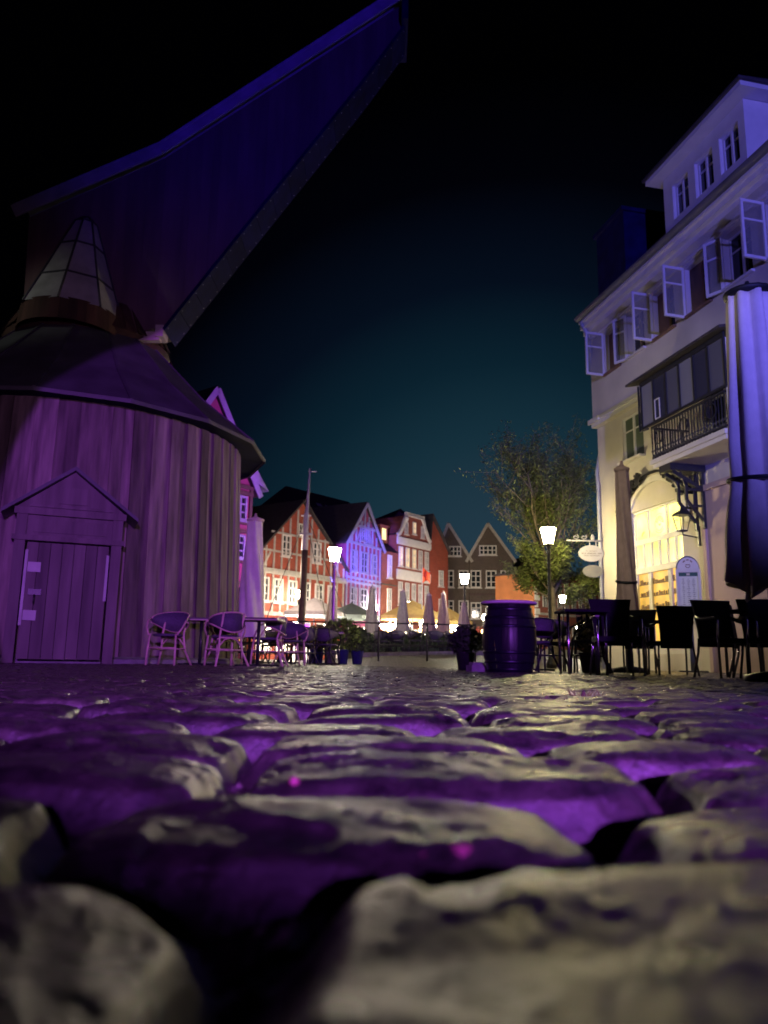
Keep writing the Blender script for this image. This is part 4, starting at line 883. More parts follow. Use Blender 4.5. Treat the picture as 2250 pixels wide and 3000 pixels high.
# orange house sliver behind cafe corner
# K: large dark roofed block behind the timbered houses
Kh, L = fhouse('large_roofed_house', 'large house with a tall dark hipped roof rising behind the timbered houses', -7.2, 62, 1.6, 73, 10.5, 10.5, 9, M['brickd'], flat=True)
b = MB(); b.add([(-.3, -.3, 10.5), (L + .3, -.3, 10.5), (L - 2.5, 4.5, 15.2), (3.0, 4.5, 15.2), (L + .3, 9.3, 10.5), (-.3, 9.3, 10.5)], [(0, 1, 2, 3), (3, 2, 4, 5), (0, 3, 5), (1, 4, 2)]); b.build('roof', M['tile'], Kh)
b = MB()
for xx in (5.4, 6.6): b.add([(xx, 2.75, 13.6), (xx + .7, 2.75, 13.6), (xx + .7, 3.05, 13.9), (xx, 3.05, 13.9)], [(0, 1, 2, 3)])
b.build('skylight', M['lead'], Kh)
Lh, L = fhouse('dark_roofed_house', 'unlit dark roofed house behind the closed white parasol', -11.2, 52, -7.6, 52.5, 7, 10.2, 8, M['brickd'], .8)
Nh, L = fhouse('dark_roofed_house', 'dark house with a broad roof behind the scroll gable', -1.0, 69, 6.0, 72, 10.5, 13.6, 8, M['brickd'], .35)
Oh, L = fhouse('dark_roofed_house', 'dark unlit house between the brick gables and the tree', 11.0, 69, 17, 70, 6.5, 9.3, 8, M['brickd'], .3)
# tower house on the left, in pink and violet light
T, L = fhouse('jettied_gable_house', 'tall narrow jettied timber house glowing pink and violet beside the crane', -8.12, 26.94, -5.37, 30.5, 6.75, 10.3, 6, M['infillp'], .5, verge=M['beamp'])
b = MB()
for z in (6.75, 6.5, 5.3, 4.95, 3.75, 2.9): b.box(0, L, -.1, 0, z, z + .14)
for xx in (.1, .55, 1.45, 2.4, 3.4, L - .08): b.box(xx - .07, xx + .07, -.08, 0, 2.9, 6.8)
for s in (-1, 1): b.bar((L / 2 + s * 1.2, -.05, 6.9), (L / 2 + s * .2, -.05, 8.6), .06, .13)
b.bar((L - .1, -.05, 3.1), (L - .75, -.05, 2.2), .06, .14); b.box(L - .12, L + .02, -.1, 0, 0, 2.9)
b.build('timber_frame', M['beamd'], T)
for xc in (1.0, 1.95, 2.9, 3.87): fwin(T, xc, 5.95, .66, 1.0, G, M['beamp']); fwin(T, xc, 4.4, .66, .95, G, M['beamp'])
for xc in (3.0, 4.0): fwin(T, xc, 1.4, .6, 1.7, M['litamber'], lab='amber lit tall shop window')
b = MB(); b.add([(L - .95, -.5, 7.25), (L + .45, -.5, 6.75), (L + .45, 6, 6.75), (L - .95, 6, 8.4), (L - .3, -.5, 7.6), (L - .3, 6, 8.6)], [(0, 1, 4), (1, 2, 5, 4), (0, 4, 5, 3)]); b.build('bay_roof', M['beamp'], T)

# shopfront awning lights: small wall lamp between B and C
o = MB(); o.lathe([(0, -.3), (.22, -.15), (.28, .05), (.2, .25), (0, .32)], 14); o = o.build('wall_lamp', M['bulb']); o.location = (-.6, 53.9, 3.6); tag(o, 'glaring round wall lamp between the violet house and rust brick house', 'lamp')

# ------------------------------------------------------------------ ship mast
ms = thing('ship_mast', 'tall white and brown wooden ship mast with rigging in front of the red house', 'mast', (-3.9, 38, 0))
b = MB(); b.tube([(-.06, 0, -.5), (-.02, 0, 5.6)], [.20, .16], n=12); b.build('lower_mast', M['mastb'], ms)
b = MB(); b.tube([(-.03, 0, 5.4), (.0, 0, 7.2), (.02, 0, 7.3), (.10, 0, 9.6)], [.17, .14, .09, .05], n=12); b.build('topmast', M['mastw'], ms)
b = MB(); b.box(-.26, .24, -.05, .05, 7.12, 7.18); b.box(-.0, .45, -.02, .02, 9.42, 9.46); b.tube([(-.3, -.1, 6.2), (.35, -.1, 6.2)], .06); b.build('crosstree', M['mastw'], ms)
b = MB()
for p, q in (((.05, 0, 7.1), (2.6, 0, 1.0)), ((.0, 0, 7.1), (-2.2, .5, 1.0)), ((.0, 0, 7.0), (1.4, -.4, 1.0))): b.tube([p, q], .018, n=5)
b.build('rigging', M['iron'], ms)

# flag on pole
fl = thing('flag_on_pole', 'small orange-red flag on a white pole in front of the scroll gable', 'flag', (2.05, 40, gf(2.05, 40)))
b = MB(); b.tube([(0, 0, 0), (0, 0, 4.6)], .03); b.build('pole', M['mastw'], fl)
b = MB(); n = 10; vs = []
for i in range(n + 1):
    for j in (0, 1): u = i / n; vs.append((u * .42, .06 * math.sin(u * 7), 3.62 + j * (.95 - .45 * u) + .18 * math.sin(u * 3) * (1 - j) + .0))
b.add(vs, [(2 * i, 2 * i + 2, 2 * i + 3, 2 * i + 1) for i in range(n)], 0, True); b.add([(.14, -.03, 4.0), (.38, .0, 3.95), (.42, 0, 4.22), (.16, -.03, 4.25)], [(0, 1, 2, 3)], 1); b.build('flag', [M['flag'], M['flagd']], fl)

# ------------------------------------------------------------------ parasols
def closed_parasol(loc, h, rtop, rbot, zbot, mt, lab, spiral=0, folds=7, amp=.16, cap='iron', strapz=None, group='closed parasols', hem=0, mid=1.0, nz=26):
    t = thing('closed_parasol', lab, 'parasol', loc, 0, group)
    b = MB(); nz = nz; na = 56; vs = []; fs = []
    for j in range(nz + 1):
        u = j / nz; z = zbot + (h - .12 - zbot) * u; r = rbot + (rtop - rbot) * (u ** mid)
        if strapz is not None: r *= 1 - .07 * math.exp(-((z - strapz) / .22) ** 2) + .05 * math.exp(-((z - strapz + .55) / .3) ** 2)
        for k in range(na):
            a = 2 * math.pi * k / na; f = math.cos(folds * a + spiral * u * 6 + .35 * math.sin(3 * a + 2 * u)); f2 = math.cos(2 * folds * a + 1.3 + u * 3)
            fa = amp * (1.1 - .35 * u); rr = r * (1 + fa * f + .22 * fa * f2 + .03 * math.sin(5 * a + 9 * u))
            zz = z + (hem * abs(math.sin(1.5 * a + .6)) * (1 - u) ** 6 if hem else 0)
            vs.append((rr * math.cos(a), rr * math.sin(a), zz))
    for j in range(nz):
        for k in range(na): fs.append((j * na + k, j * na + (k + 1) % na, (j + 1) * na + (k + 1) % na, (j + 1) * na + k))
    fs.append([nz * na + k for k in range(na)])
    b.add(vs, fs, 0, True); c = b.build('canopy', mt, t)
    b = MB(); b.tube([(0, 0, 0), (0, 0, h)], .03); b.lathe([(.30, 0), (.30, .06), (.06, .10), (.05, .3)], 16); b.build('pole', M['iron'], t)
    b = MB(); b.lathe([(rtop * 1.05, h - .13), (rtop * 1.22, h - .10), (rtop * 1.22, h - .07), (rtop * .5, h - .03), (.03, h), (.02, h + .06), (0, h + .07)], 16); b.build('top_cap', M[cap], t)
    if strapz is not None:
        r = rbot + (rtop - rbot) * (((strapz - zbot) / (h - zbot)) ** mid); b = MB()
        pts = [((r * 1.05) * math.cos(2 * math.pi * i / 32), (r * 1.05) * math.sin(2 * math.pi * i / 32), strapz + .03 * math.sin(2 * math.pi * i / 32)) for i in range(33)]; b.tube(pts, .022, n=6); b.build('strap', M['strap'], t)
    return t
closed_parasol((3.84, 7.6, 0), 4.12, .20, .37, .78, mat('lavender_grey_canvas', (.80, .70, .64), .85, .06, 8, .6, 40, bdist=.006), 'large closed violet-lit parasol at the right edge, nearest of the parasols', folds=8, amp=.17, strapz=2.0, hem=.22, mid=.9, cap='strap')
closed_parasol((3.97, 12.5, 0), 3.42, .105, .16, .9, M['canvasb'], 'closed dusty rose parasol twisted in front of the shop window', spiral=1.3, folds=6, amp=.10, cap='canvasb', strapz=1.45)
closed_parasol((-2.80, 16.5, 0), 3.16, .16, .30, .55, mat('white_canvas', (.85, .82, .76), .85, .06, 8), 'tall closed white parasol beside the crane', spiral=1.6, folds=6, amp=.08, cap='canvas')
for X, Y, h, r, mt, lab in ((-2.15, 33, 3.0, .33, 'canvas', 'closed white parasol behind the bright street lamp'), (-.45, 33, 2.9, .28, 'canvasg', 'closed beige parasol left of the grey-green open umbrella'), (.90, 34, 2.75, .30, 'canvasg', 'closed beige parasol in front of the scroll gable house'),
                            (2.05, 34, 2.6, .30, 'canvasb', 'closed brownish parasol beside the flag pole'), (3.0, 38, 3.0, .36, 'canvasb', 'closed mauve parasol before the orange-red brick house'), (3.85, 36.5, 2.45, .34, 'canvas', 'closed pale green parasol behind the distant street lamp')):
    closed_parasol((X, Y, gf(X, Y)), h, .10, r, .9, M[mt], lab, folds=6, amp=.14, cap='canvas', group='distant closed parasols')
def open_parasol(X, Y, h, R, mt, lab, drop=.75):
    z = gf(X, Y); t = thing('open_parasol', lab, 'parasol', (X, Y, z), 0, 'open market umbrellas'); b = MB(); n = 8
    rim = [(R * math.cos(2 * math.pi * (i + .5) / n), R * math.sin(2 * math.pi * (i + .5) / n), h - drop) for i in range(n)]
    vs = [(0, 0, h)] + rim + [(p[0], p[1], p[2] - .2) for p in rim]; fs = [(0, 1 + i, 1 + (i + 1) % n) for i in range(n)] + [(1 + i, 1 + n + i, 1 + n + (i + 1) % n, 1 + (i + 1) % n) for i in range(n)]
    b.add(vs, fs); b.build('canopy', mt, t); b = MB(); b.tube([(0, 0, 0), (0, 0, h)], .03)
    for p in rim: b.tube([(0, 0, h - .5), (p[0] * .95, p[1] * .95, p[2] + .02)], .012, n=4)
    b.build('pole', M['iron'], t); return t
open_parasol(-3.7, 42, 3.35, 1.7, M['canvasw'], 'open white market umbrella striped with violet light', .8)
open_parasol(-1.75, 44, 3.2, 1.7, M['canvast'], 'open grey-green market umbrella', .75)
open_parasol(1.6, 41, 2.9, 1.8, M['canvasy'], 'wide open ochre umbrella, left one of the ochre pair', .85)
open_parasol(3.55, 43, 2.85, 1.5, M['canvasy'], 'open ochre umbrella, right one of the ochre pair', .85)
# market stall bulbs
for i, (X, Y, z, s) in enumerate(((-.3, 43, 1.95, .2), (.45, 44, 1.95, .24), (.9, 42, 1.92, .26), (1.3, 41.5, 1.93, .22), (2.2, 40.5, 1.95, .26), (2.65, 42.5, 1.98, .24), (3.1, 42, 1.97, .3), (3.55, 42.4, 1.99, .32), (4.0, 42.8, 1.97, .28), (.1, 45, 2.0, .2), (-2.9, 42, 1.9, .25), (-4.6, 41, 1.7, .3), (-5.1, 42, 1.75, .3), (6.0, 45, 2.6, .22), (7.0, 27.5, 1.35, .13))):
    o = MB(); o.lathe([(0, -s), (s * .7, -s * .7), (s, 0), (s * .7, s * .7), (0, s)], 12); o = o.build('stall_lamp', M['bulb']); o.location = (X, Y, z)
    tag(o, ['glaring white bulb over the market stalls', 'glaring white lamp low beside the tree trunk', 'glaring lamp beside the red flowers left of the barrel'][0 if i < 13 else (2 if i == 13 else 1)], 'lamp', 'glowing stall lamps' if i < 13 else None)
# market stalls (counters) under the lights
for i, (X, Y, wd, lab) in enumerate(((-4.2, 43.5, 1.6, 'pale counter stall under the striped umbrella'), (-1.6, 45, 2.2, 'white counter stall under the grey-green umbrella'), (1.4, 42.5, 2.6, 'long white stall counter under the left ochre umbrella'), (3.7, 44, 2.0, 'short white stall counter under the right ochre umbrella'))):
    t = thing('market_stall', lab, 'stall', (X, Y, gf(X, Y)), 0, 'market stalls'); b = MB(); b.box(-wd / 2, wd / 2, 0, .7, 0, 1.0); b.build('counter', M['stucco'], t); b = MB(); b.box(-wd / 2 - .1, wd / 2 + .1, -.1, .8, 1.0, 1.06); b.build('worktop', M['wood'], t)

# ------------------------------------------------------------------ harbour railing
rl = thing('harbour_railing', 'dark metal railing along the harbour edge behind the potted plants', 'railing', (-4.4, 22.5, 0), R_(5))
b = MB()
for z in (.55, 1.18): b.tube([(0, 0, z), (7.2, 0, z)], .022, n=6)
b.build('rail', M['iron'], rl)
for i in range(6): b = MB(); b.tube([(i * 1.44, 0, 0), (i * 1.44, 0, 1.22)], .03, n=8); b.build('post', M['iron'], rl)

# ------------------------------------------------------------------ rattan bistro chairs
def rattan_chair(dark=False, lab='', name='bistro_chair'):
    t = thing(name, lab, 'chair'); fm = M['iron'] if dark else M['cane']
    SZ = .45; r = .016
    b = MB(); vs = []
    b.lathe([(0, SZ - .02), (.20, SZ - .02), (.225, SZ), (.20, SZ + .02), (0, SZ + .02)], 20); b.build('seat', M['text'], t)
    for sx in (-1, 1):
        b = MB(); b.tube([(sx * .20, -.17, SZ + .02), (sx * .215, -.20, .22), (sx * .22, -.21, 0)], r); b.build('leg', fm, t)                       # front
        b = MB(); b.tube([(sx * .17, .30, .80), (sx * .165, .24, .6), (sx * .17, .20, SZ), (sx * .19, .24, .22), (sx * .27, .33, 0)], r * 1.05); b.build('leg', fm, t)  # rear, runs up to backrest
    b = MB(); b.tube([(-.21, -.19, .26), (.21, -.19, .26)], r * .7, n=6); b.tube([(-.19, .24, .25), (.19, .24, .25)], r * .7, n=6)
    for sx in (-1, 1): b.tube([(sx * .215, -.19, .25), (sx * .19, .24, .24)], r * .7, n=6); b.tube([(sx * .18, .22, .30), (sx * .10, .22, .40), (0, .21, .425)], r * .7, n=6)
    b.tube([(-.17, .21, SZ - .02), (.17, .21, SZ - .02)], r * .9, n=6); b.build('stretcher', fm, t)
    # curved fabric back
    b = MB(); n = 18; vs = []
    for i in range(n + 1):
        a = math.pi * i / n; x = -.285 * math.cos(a); y = .02 + .29 * math.sin(a); zt = .70 + .11 * math.sin(a) ** .7; zb = .64 - .13 * math.sin(a) ** 2
        vs += [(x, y, zb), (x, y + .0, zt)]
    for i in range(n + 1):
        a = math.pi * i / n; vs += [(vs[2 * i][0] * .96, vs[2 * i][1] * .95, vs[2 * i][2]), (vs[2 * i + 1][0] * .96, vs[2 * i + 1][1] * .95, vs[2 * i + 1][2])]
    B0 = 2 * (n + 1); fs = [(2 * i, 2 * i + 2, 2 * i + 3, 2 * i + 1) for i in range(n)] + [(B0 + 2 * i, B0 + 2 * i + 1, B0 + 2 * i + 3, B0 + 2 * i + 2) for i in range(n)] + [(2 * i + 1, 2 * i + 3, B0 + 2 * i + 3, B0 + 2 * i + 1) for i in range(n)] + [(2 * i, B0 + 2 * i, B0 + 2 * i + 2, 2 * i + 2) for i in range(n)]
    b.add(vs, fs, 0, True); b.build('backrest', M['text'], t)
    b = MB(); b.tube([(vs[2 * i + 1][0], vs[2 * i + 1][1], vs[2 * i + 1][2]) for i in range(n + 1)], r * .8, n=6); b.tube([(vs[2 * i][0] * 1.01, vs[2 * i][1] * 1.01, vs[2 * i][2]) for i in range(n + 1)], r * .8, n=6)
    for sx in (-1, 1): b.tube([(sx * .285, .02, .70), (sx * .30, -.06, .66), (sx * .28, -.13, .56), (sx * .22, -.18, SZ)], r * .9, n=6)
    b.build('armrest', fm, t); return t
def gp(x, y): return (x, y, gf(x, y) - .005)
CG = 'rattan bistro chairs at the crane tables'
c0 = rattan_chair(False, 'pink cane bistro chair with its back to the camera, leftmost beside the crane'); c0.location = gp(-3.22, 11.7); c0.rotation_euler = (0, 0, R_(188)); c0['group'] = CG
c0.rotation_euler = (0, 0, R_(172 + 0))
def face(a): return R_(a)
c0.rotation_euler = (0, 0, R_(180 + 172))   # front (-y) points away from camera => rotate 180
for x, y, a, lab in ((-2.42, 12.0, 215, 'pink cane bistro chair turned half sideways, second from the left'),
                     (-2.62, 13.1, 30, 'bistro chair facing the camera behind the first crane table'), (-1.92, 13.0, 268, 'dark bistro chair seen from the side at the second crane table'),
                     (-1.70, 14.6, 20, 'bistro chair behind the second crane table')):
    dup(c0, gp(x, y), R_(a), lab, CG)
DG = 'dark bistro chairs on the left terrace'
k0 = rattan_chair(True, 'dark bistro chair on the left terrace'); k0.location = gp(-1.75, 17.5); k0.rotation_euler = (0, 0, R_(200)); k0['group'] = DG; k0['label'] = 'dark bistro chair in the crowd of tables between the crane tables and the potted plants'
for x, y, a in ((-2.5, 18.6, 20), (-2.0, 19.2, 100), (-1.5, 18.8, 250), (-2.9, 20.2, 180), (-2.3, 20.6, 60), (-1.75, 20.4, 300), (-1.25, 17.9, 160), (-3.4, 18.8, 140), (-2.85, 17.0, 220)):
    dup(k0, gp(x, y), R_(a), None, DG)
def table(lab, w_=.7, h=.74, edge=True, group=None, dark=False):
    t = thing('cafe_table', lab, 'table', group=group); b = MB(); b.box(-w_ / 2, w_ / 2, -w_ / 2, w_ / 2, h - .012, h + .012, 0)
    b.box(-w_ / 2 - .012, w_ / 2 + .012, -w_ / 2 - .012, w_ / 2 + .012, h - .030, h - .0125, 1 if edge else 0); b.build('tabletop', [M['tabletop'], M['edge']], t)
    b = MB(); b.tube([(0, 0, .03), (0, 0, h - .03)], .028); b.build('pedestal', M['iron'], t)
    b = MB(); b.bar((-.28, -.28, .02), (.28, .28, .02), .04, .03); b.bar((-.28, .28, .022), (.28, -.28, .022), .04, .03); b.build('foot', M['iron'], t); return t
t0 = table('dark café table with a pale edge, left one beside the crane', .7, group='tables beside the crane'); t0.location = gp(-2.95, 12.7); t0.rotation_euler = (0, 0, R_(4))
dup(t0, gp(-1.95, 12.3), R_(-3), 'dark café table with a pale edge, right one beside the crane', 'tables beside the crane')
for x, y in ((-2.35, 17.9), (-2.4, 19.8), (-1.3, 18.3)): dup(t0, gp(x, y), R_(random.uniform(0, 40)), 'dark café table in the crowd between the crane tables and the potted plants', 'tables on the left terrace')

# right-hand cluster: dark wicker chairs with steel legs
def wicker_chair(lab, H=.92, steel=True, group=None):
    t = thing('wicker_chair', lab, 'chair', group=group); fm = M['chrome'] if steel else M['iron']; SZ = .46
    b = MB(); b.box(-.24, .24, -.24, .22, SZ - .06, SZ); b.build('seat', M['navy'], t)
    b = MB(); n = 6; vs = []
    for i in range(n + 1):
        u = i / n; z = SZ - .1 + (H - SZ + .1) * u; w2 = .205 + .055 * u ** 2; y = .20 + .07 * u
        vs += [(-w2, y, z), (w2, y, z), (w2, y + .035, z), (-w2, y + .035, z)]
    fs = [(3, 2, 1, 0), tuple(4 * n + k for k in range(4))]
    for i in range(n):
        for k in range(4): fs.append((4 * i + k, 4 * i + (k + 1) % 4, 4 * i + 4 + (k + 1) % 4, 4 * i + 4 + k))
    b.add(vs, fs); b.build('backrest', M['navy'], t)
    for sx in (-1, 1):
        b = MB(); b.tube([(sx * .25, -.22, .66), (sx * .255, -.22, SZ), (sx * .26, -.24, 0)], .015); b.build('leg', fm, t)
        b = MB(); b.tube([(sx * .225, .21, SZ), (sx * .235, .22, .3), (sx * .26, .30, 0)], .015); b.build('leg', fm, t)
        b = MB(); b.tube([(sx * .25, -.22, .66), (sx * .27, -.1, .685), (sx * .26, .12, .69), (sx * .235, .23, .72)], .017); b.box(sx * .25 - .025, sx * .25 + .025, -.2, .1, .685, .705); b.build('armrest', M['iron'], t)
    return t
WG = 'black wicker chairs on the right terrace'
w0 = wicker_chair('black wicker chair with its back to the camera, directly right of the dark table', .93, group=WG); w0.location = gp(2.80, 9.3); w0.rotation_euler = (0, 0, R_(-4))
for x, y, a, lab in ((3.62, 11.2, -38, 'black wicker chair in front of the glowing shop doors'), (4.02, 10.8, 175, 'black wicker chair with open armrests below the menu board'),
                     (4.08, 9.2, 10, 'black wicker chair with its back to the camera left of the big parasol'), (4.42, 8.9, -14, 'black wicker chair at the right edge under the big parasol'),
                     (4.75, 9.9, 60, 'black wicker chair far right behind the nearest ones'), (3.2, 12.3, 190, 'black wicker chair facing the camera behind the middle table')):
    dup(w0, gp(x, y), R_(a), lab, WG)
def dtable(lab, w_, h, group): 
    t = thing('terrace_table', lab, 'table', group=group); b = MB(); b.box(-w_ / 2, w_ / 2, -w_ / 2, w_ / 2, h - .03, h); b.build('tabletop', M['navy'], t)
    for sx in (-1, 1):
        for sy in (-1, 1): b = MB(); b.tube([(sx * (w_ / 2 - .05), sy * (w_ / 2 - .05), h - .03), (sx * (w_ / 2 - .05), sy * (w_ / 2 - .05), 0)], .018); b.build('leg', M['chrome'], t)
    return t
TG = 'black tables on the right terrace'
dt = dtable('black terrace table with steel legs between the barrel and the tall chair', .55, .78, TG); dt.location = gp(2.45, 9.5)
for x, y, s, lab in ((3.95, 11.6, 1, 'black terrace table in front of the menu board'), (4.55, 9.5, 1.05, 'black terrace table under the big parasol'), (5.1, 9.2, 1.0, 'black terrace table cut by the right edge')):
    dup(dt, gp(x, y), R_(5), lab, TG, scale=s)
r0 = rattan_chair(True, 'dark round-backed chair directly right of the barrel'); r0.location = gp(2.05, 11.6); r0.rotation_euler = (0, 0, R_(100)); r0['group'] = 'round-backed chairs right of the barrel'
for x, y, a, lab in ((2.42, 12.2, 190, 'dark round-backed chair with open arm loops between the barrel and the steel-legged table'), (2.75, 12.6, 170, 'round-backed chair behind the steel-legged table'), (2.95, 11.2, 250, 'round-backed chair half hidden by the tall wicker chair'), (2.15, 13.4, 20, 'round-backed chair farthest back beyond the barrel')):
    dup(r0, gp(x, y), R_(a), lab, 'round-backed chairs right of the barrel')
t1 = dup(t0, gp(2.5, 13.0), R_(10), 'dark café table behind the barrel on the right terrace', None)

# barrel
br = thing('barrel_table', 'dark wooden wine barrel with a pale round top used as a standing table', 'barrel', (1.76, 10.7, 0)); br.location = gp(1.76, 10.75)
b = MB(); ns = 22; rr = lambda z: .295 + .075 * (1 - ((z - .46) / .46) ** 2)
for i in range(ns):
    a0, a1 = 2 * math.pi * i / ns, 2 * math.pi * (i + .985) / ns; b.t = random.uniform(.75, 1.2); zs = np.linspace(0, .92, 10); vs = []
    for z in zs:
        for a in (a0, (a0 + a1) / 2, a1): vs.append((rr(z) * math.cos(a), rr(z) * math.sin(a), z))
    b.add(vs, [f for j in range(9) for f in ((3 * j, 3 * j + 1, 3 * j + 4, 3 * j + 3), (3 * j + 1, 3 * j + 2, 3 * j + 5, 3 * j + 4))], 0, True)
b.build('staves', M['barrel'], br)
for z in (.035, .14, .27, .62, .74, .86):
    b = MB(); b.lathe([(rr(z - .02) + .001, z - .02), (rr(z) + .007, z - .018), (rr(z) + .007, z + .018), (rr(z + .02) + .001, z + .02)], 40); b.build('hoop', M['hoop'], br)
b = MB(); b.lathe([(0, .925), (.375, .925), (.39, .935), (.39, .955), (.375, .965), (0, .965)], 48); b.build('top', M['barreltop'], br)
# small pot and stone block left of barrel
def potplant(loc, r, h, potm, leafm, ph, pr, n, lab, cat='potted plant', group='potted plants', seed=1):
    t = thing('potted_plant', lab, cat, loc, 0, group); b = MB(); b.lathe([(r * .72, 0), (r, h * .94), (r * 1.06, h * .95), (r * 1.06, h), (r * .9, h), (r * .88, h - .03), (0, h - .03)], 20); b.build('pot', potm, t)
    rn = random.Random(seed); b = MB()
    for i in range(n):
        a = rn.uniform(0, 6.28); u = rn.random() ** .6; v = rn.uniform(0, 1); rad = pr * u * (.45 + .75 * math.sin(math.pi * min(1, v * .85 + .12))) * (1 + .25 * math.sin(3 * a + seed)); x, y, z = rad * math.cos(a), rad * math.sin(a), h + ph * v * (1 - .2 * u * rn.random())
        s = rn.uniform(.02, .05); d = Vector((rn.uniform(-1, 1), rn.uniform(-1, 1), rn.uniform(-.6, .8))).normalized() * s * 1.6; e = d.orthogonal().normalized() * s * .6; b.t = rn.uniform(.45, 1.5)
        p = Vector((x, y, z)); b.add([p - d, p + e, p + d, p - e], [(0, 1, 2, 3)])
    b.t = 1; b.build('foliage', leafm, t)
    b = MB()
    for i in range(7): a = rn.uniform(0, 6.28); b.tube([(0, 0, h - .05), (pr * .3 * math.cos(a), pr * .3 * math.sin(a), h + ph * .45), (pr * .6 * math.cos(a), pr * .6 * math.sin(a), h + ph * .85)], .008, n=5)
    b.build('stems', M['bark'], t); return t
potplant(gp(-1.62, 19.6), .18, .36, M['pot'], M['leafy'], .62, .38, 800, 'yellowing bushy plant in a blue pot, leftmost of the potted plants', seed=3)
potplant(gp(-1.28, 19.5), .16, .34, M['potg'], M['leaf'], .75, .22, 350, 'slim plant in a grey pot between the blue pots', seed=4)
potplant(gp(-.98, 19.7), .16, .36, M['pot'], M['leaf'], .78, .48, 1300, 'lush green plant in a blue pot, middle of the potted plants', seed=5)
potplant(gp(-.62, 19.9), .16, .34, M['pot'], M['hedge'], .6, .34, 800, 'dark bush in a blue pot, rightmost of the potted plants', seed=6)
potplant(gp(1.32, 12.3), .15, .28, M['iron'], M['hedge'], .42, .24, 700, 'dark leafy plant in a low dark pot left of the barrel', seed=7)
o = MB(); o.box(-.12, .12, -.1, .1, 0, .09); o.box(-.09, .09, -.07, .07, .09, .13); o = o.build('stone_block', M['stonebase']); o.location = gp(1.34, 11.0); o.rotation_euler = (0, 0, .3); tag(o, 'small grey stone block on the cobbles at the foot of the barrel', 'block')
b = potplant(gp(3.18, 11.9), .17, .3, M['potg'], M['leafy'], .85, .20, 260, 'spindly potted shrub silhouetted against the shop doors', seed=9)
potplant(gp(5.3, 40), .3, .5, M['potg'], mat('red_flowers', (.55, .08, .06), .6, .4, 9, tint=True), 1.0, .7, 900, 'reddish flowering shrub left of the barrel in the distance', seed=12)

# hedge / screened terrace in the middle distance
b = MB()
rn = random.Random(5)
hd = thing('clipped_hedge', 'long low dark clipped hedge screening the middle terrace', 'hedge', (1.55, 30.5, gf(1.55, 30.5)), R_(0))
for i in range(6000):
    x = rn.uniform(-2.9, 2.6); y = rn.uniform(-.3, .3); z = rn.uniform(-.05, .74) + .05 * math.sin(x * 4); s = rn.uniform(.03, .06); d = Vector((rn.uniform(-1, 1), rn.uniform(-1, 1), rn.uniform(-1, 1))).normalized() * s; e = d.orthogonal().normalized() * s * .7; p = Vector((x, y, z)); b.t = rn.uniform(.5, 1.5); b.add([p - d, p + e, p + d, p - e], [(0, 1, 2, 3)])
b.t = 1; b.build('foliage', M['hedge'], hd)
b = MB(); b.box(-2.85, 2.55, -.2, .2, -.2, .62); b.build('core', M['hedge'], hd)
kerb = MB(); kerb.box(-2.9, 3.4, -.12, .12, -.3, .10); kerb = kerb.build('kerb', M['stonebase']); kerb.location = (1.6, 27.2, gf(1.6, 27.2)); kerb.rotation_euler = (0, -.03, R_(14)); kerb['kind'] = 'structure'
MG = 'dark café chairs on the middle terrace'
m0 = dup(k0, (0, 28, gf(0, 28)), R_(150), 'dark café chair on the dim middle terrace below the ochre umbrellas', MG)
for i in range(16):
    x = -1.2 + (i % 8) * .62 + rn.uniform(-.12, .12); y = 27.9 + (i // 8) * 1.3 + rn.uniform(-.2, .2); dup(k0, (x, y, gf(x, y)), R_(rn.uniform(0, 360)), 'dark café chair on the dim middle terrace below the ochre umbrellas', MG)
for i in range(5):
    x = -.9 + i * 1.15; y = 28.5; dup(t0, (x, y, gf(x, y)), R_(rn.uniform(0, 40)), 'dark café table on the dim middle terrace below the ochre umbrellas', 'tables on the middle terrace')
    o = MB(); o.lathe([(.045, 0), (.05, .10), (.03, .12)], 10); o = o.build('candle_glass', M['candle']); o.location = (x, y, gf(x, y) + .752); tag(o, 'small glowing candle glass on a middle terrace table', 'candle', 'candle glasses on the middle terrace')

# ------------------------------------------------------------------ tree
tr = thing('sparse_tree', 'sparse feathery tree behind the yellow street lamp', 'tree', (4.6, 20.8, 0))
rt = random.Random(21); segs = []; tips = []
def branch(p, d, L, r, lev):
    pts = [p]; rs = [r]; q = p.copy(); dd = d.copy(); n = 6
    for i in range(n):
        dd = (dd + Vector((rt.uniform(-.2, .2), rt.uniform(-.2, .2), rt.uniform(-.05, .14)))).normalized(); q = q + dd * L / n; pts.append(q.copy()); rs.append(r * (1 - .7 * (i + 1) / n))
        if lev < 3 and i > 0:
            for _ in range(2 if lev else 2):
                if rt.random() < (.9 if lev else 1): 
                    s = Vector((rt.uniform(-1, 1), rt.uniform(-1, 1), rt.uniform(-.15, .9))).normalized(); branch(q.copy(), (dd * .5 + s * .75).normalized(), L * rt.uniform(.40, .62), rs[-1] * .55, lev + 1)
        if lev >= 2: tips.append((q.copy(), dd.copy()))
    segs.append((pts, rs))
for i in range(5):
    a = 2 * math.pi * i / 5 + rt.uniform(-.3, .3); branch(Vector((0, 0, 1.5 + .15 * i)), Vector((math.cos(a), math.sin(a) * .8, .45)).normalized(), rt.uniform(.95, 1.35), .035, 1)
for i in range(8):
    a = 2 * math.pi * i / 8 + rt.uniform(-.3, .3); sp = rt.uniform(.25, .75); branch(Vector((0, 0, 1.9 + .12 * i)), Vector((math.cos(a) * sp, math.sin(a) * sp, 1)).normalized(), rt.uniform(2.0, 3.1), .05, 1)
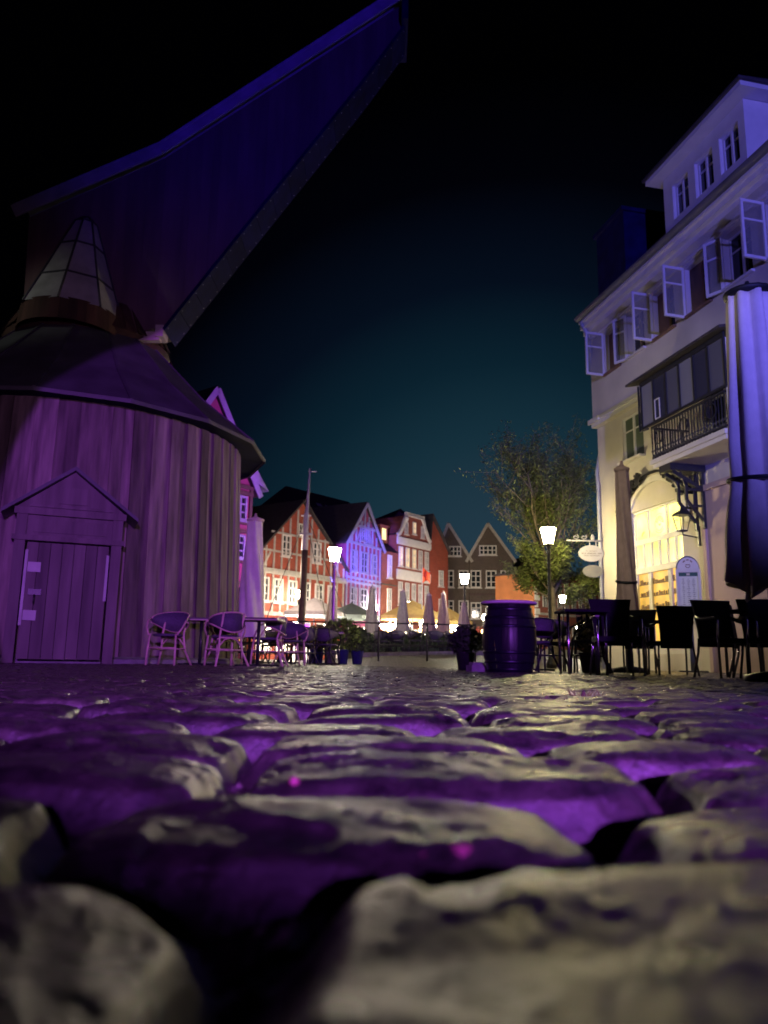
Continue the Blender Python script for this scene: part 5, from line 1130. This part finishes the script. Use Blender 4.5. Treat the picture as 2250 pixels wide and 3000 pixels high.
b = MB(); b.tube([(0, 0, 0), (.03, 0, 1.0), (-.02, 0, 2.0), (.02, 0, 3.0), (.05, 0, 4.2)], [.13, .105, .09, .06, .02], n=10); b.build('trunk', M['bark'], tr)
b = MB()
for pts, rs in segs: b.tube(pts, [max(x, .004) for x in rs], n=4)
b.build('branches', M['bark'], tr)
b = MB()
for p, d in tips:
    for _ in range(4):
        b.t = rt.uniform(.35, 1.6); o_ = Vector((rt.uniform(-.12, .12), rt.uniform(-.12, .12), rt.uniform(-.14, .06))); c_ = p + o_; dv = (d * .3 + Vector((rt.uniform(-1, 1), rt.uniform(-1, 1), rt.uniform(-1, .4)))).normalized() * rt.uniform(.03, .07); e = dv.orthogonal().normalized() * .019
        b.add([c_ - dv, c_ + e, c_ + dv, c_ - e], [(0, 1, 2, 3)])
b.build('crown', M['treeleaf'], tr)
print('tree leaves', len(tips) * 3)

# ------------------------------------------------------------------ labels by place where nothing else tells repeats apart
ORD = ['leftmost', 'second', 'third', 'fourth', 'fifth', 'sixth', 'seventh', 'eighth', 'ninth', 'tenth', 'eleventh', 'twelfth', 'thirteenth', 'fourteenth']
def relabel(objs, fmt):
    objs = sorted(objs, key=lambda o: o.location.x / o.location.y)
    for i, o in enumerate(objs): o['label'] = fmt % (ORD[0] if i == 0 else ('rightmost' if i == len(objs) - 1 else ORD[i] + ' from the left'))
tops = [o for o in bpy.data.objects if o.parent is None and 'label' in o]
grp = lambda g: [o for o in tops if o.get('group') == g]
relabel(grp(DG), 'dark bistro chair, %s of those between crane tables and potted plants')
relabel([o for o in grp(MG) if o.location.y < 28.75], 'dark chair, %s in the nearer row of the middle terrace')
relabel([o for o in grp(MG) if o.location.y >= 28.75], 'dark chair, %s in the farther row of the middle terrace')
relabel(grp('glowing stall lamps'), 'glaring white stall bulb, %s in the row above the terrace')
relabel(grp('tables on the middle terrace'), 'dark café table, %s on the dim middle terrace')
relabel(grp('candle glasses on the middle terrace'), 'small glowing candle glass, %s on the middle terrace tables')
relabel([o for o in grp('tables on the left terrace')], 'dark café table, %s of those behind the crane tables')
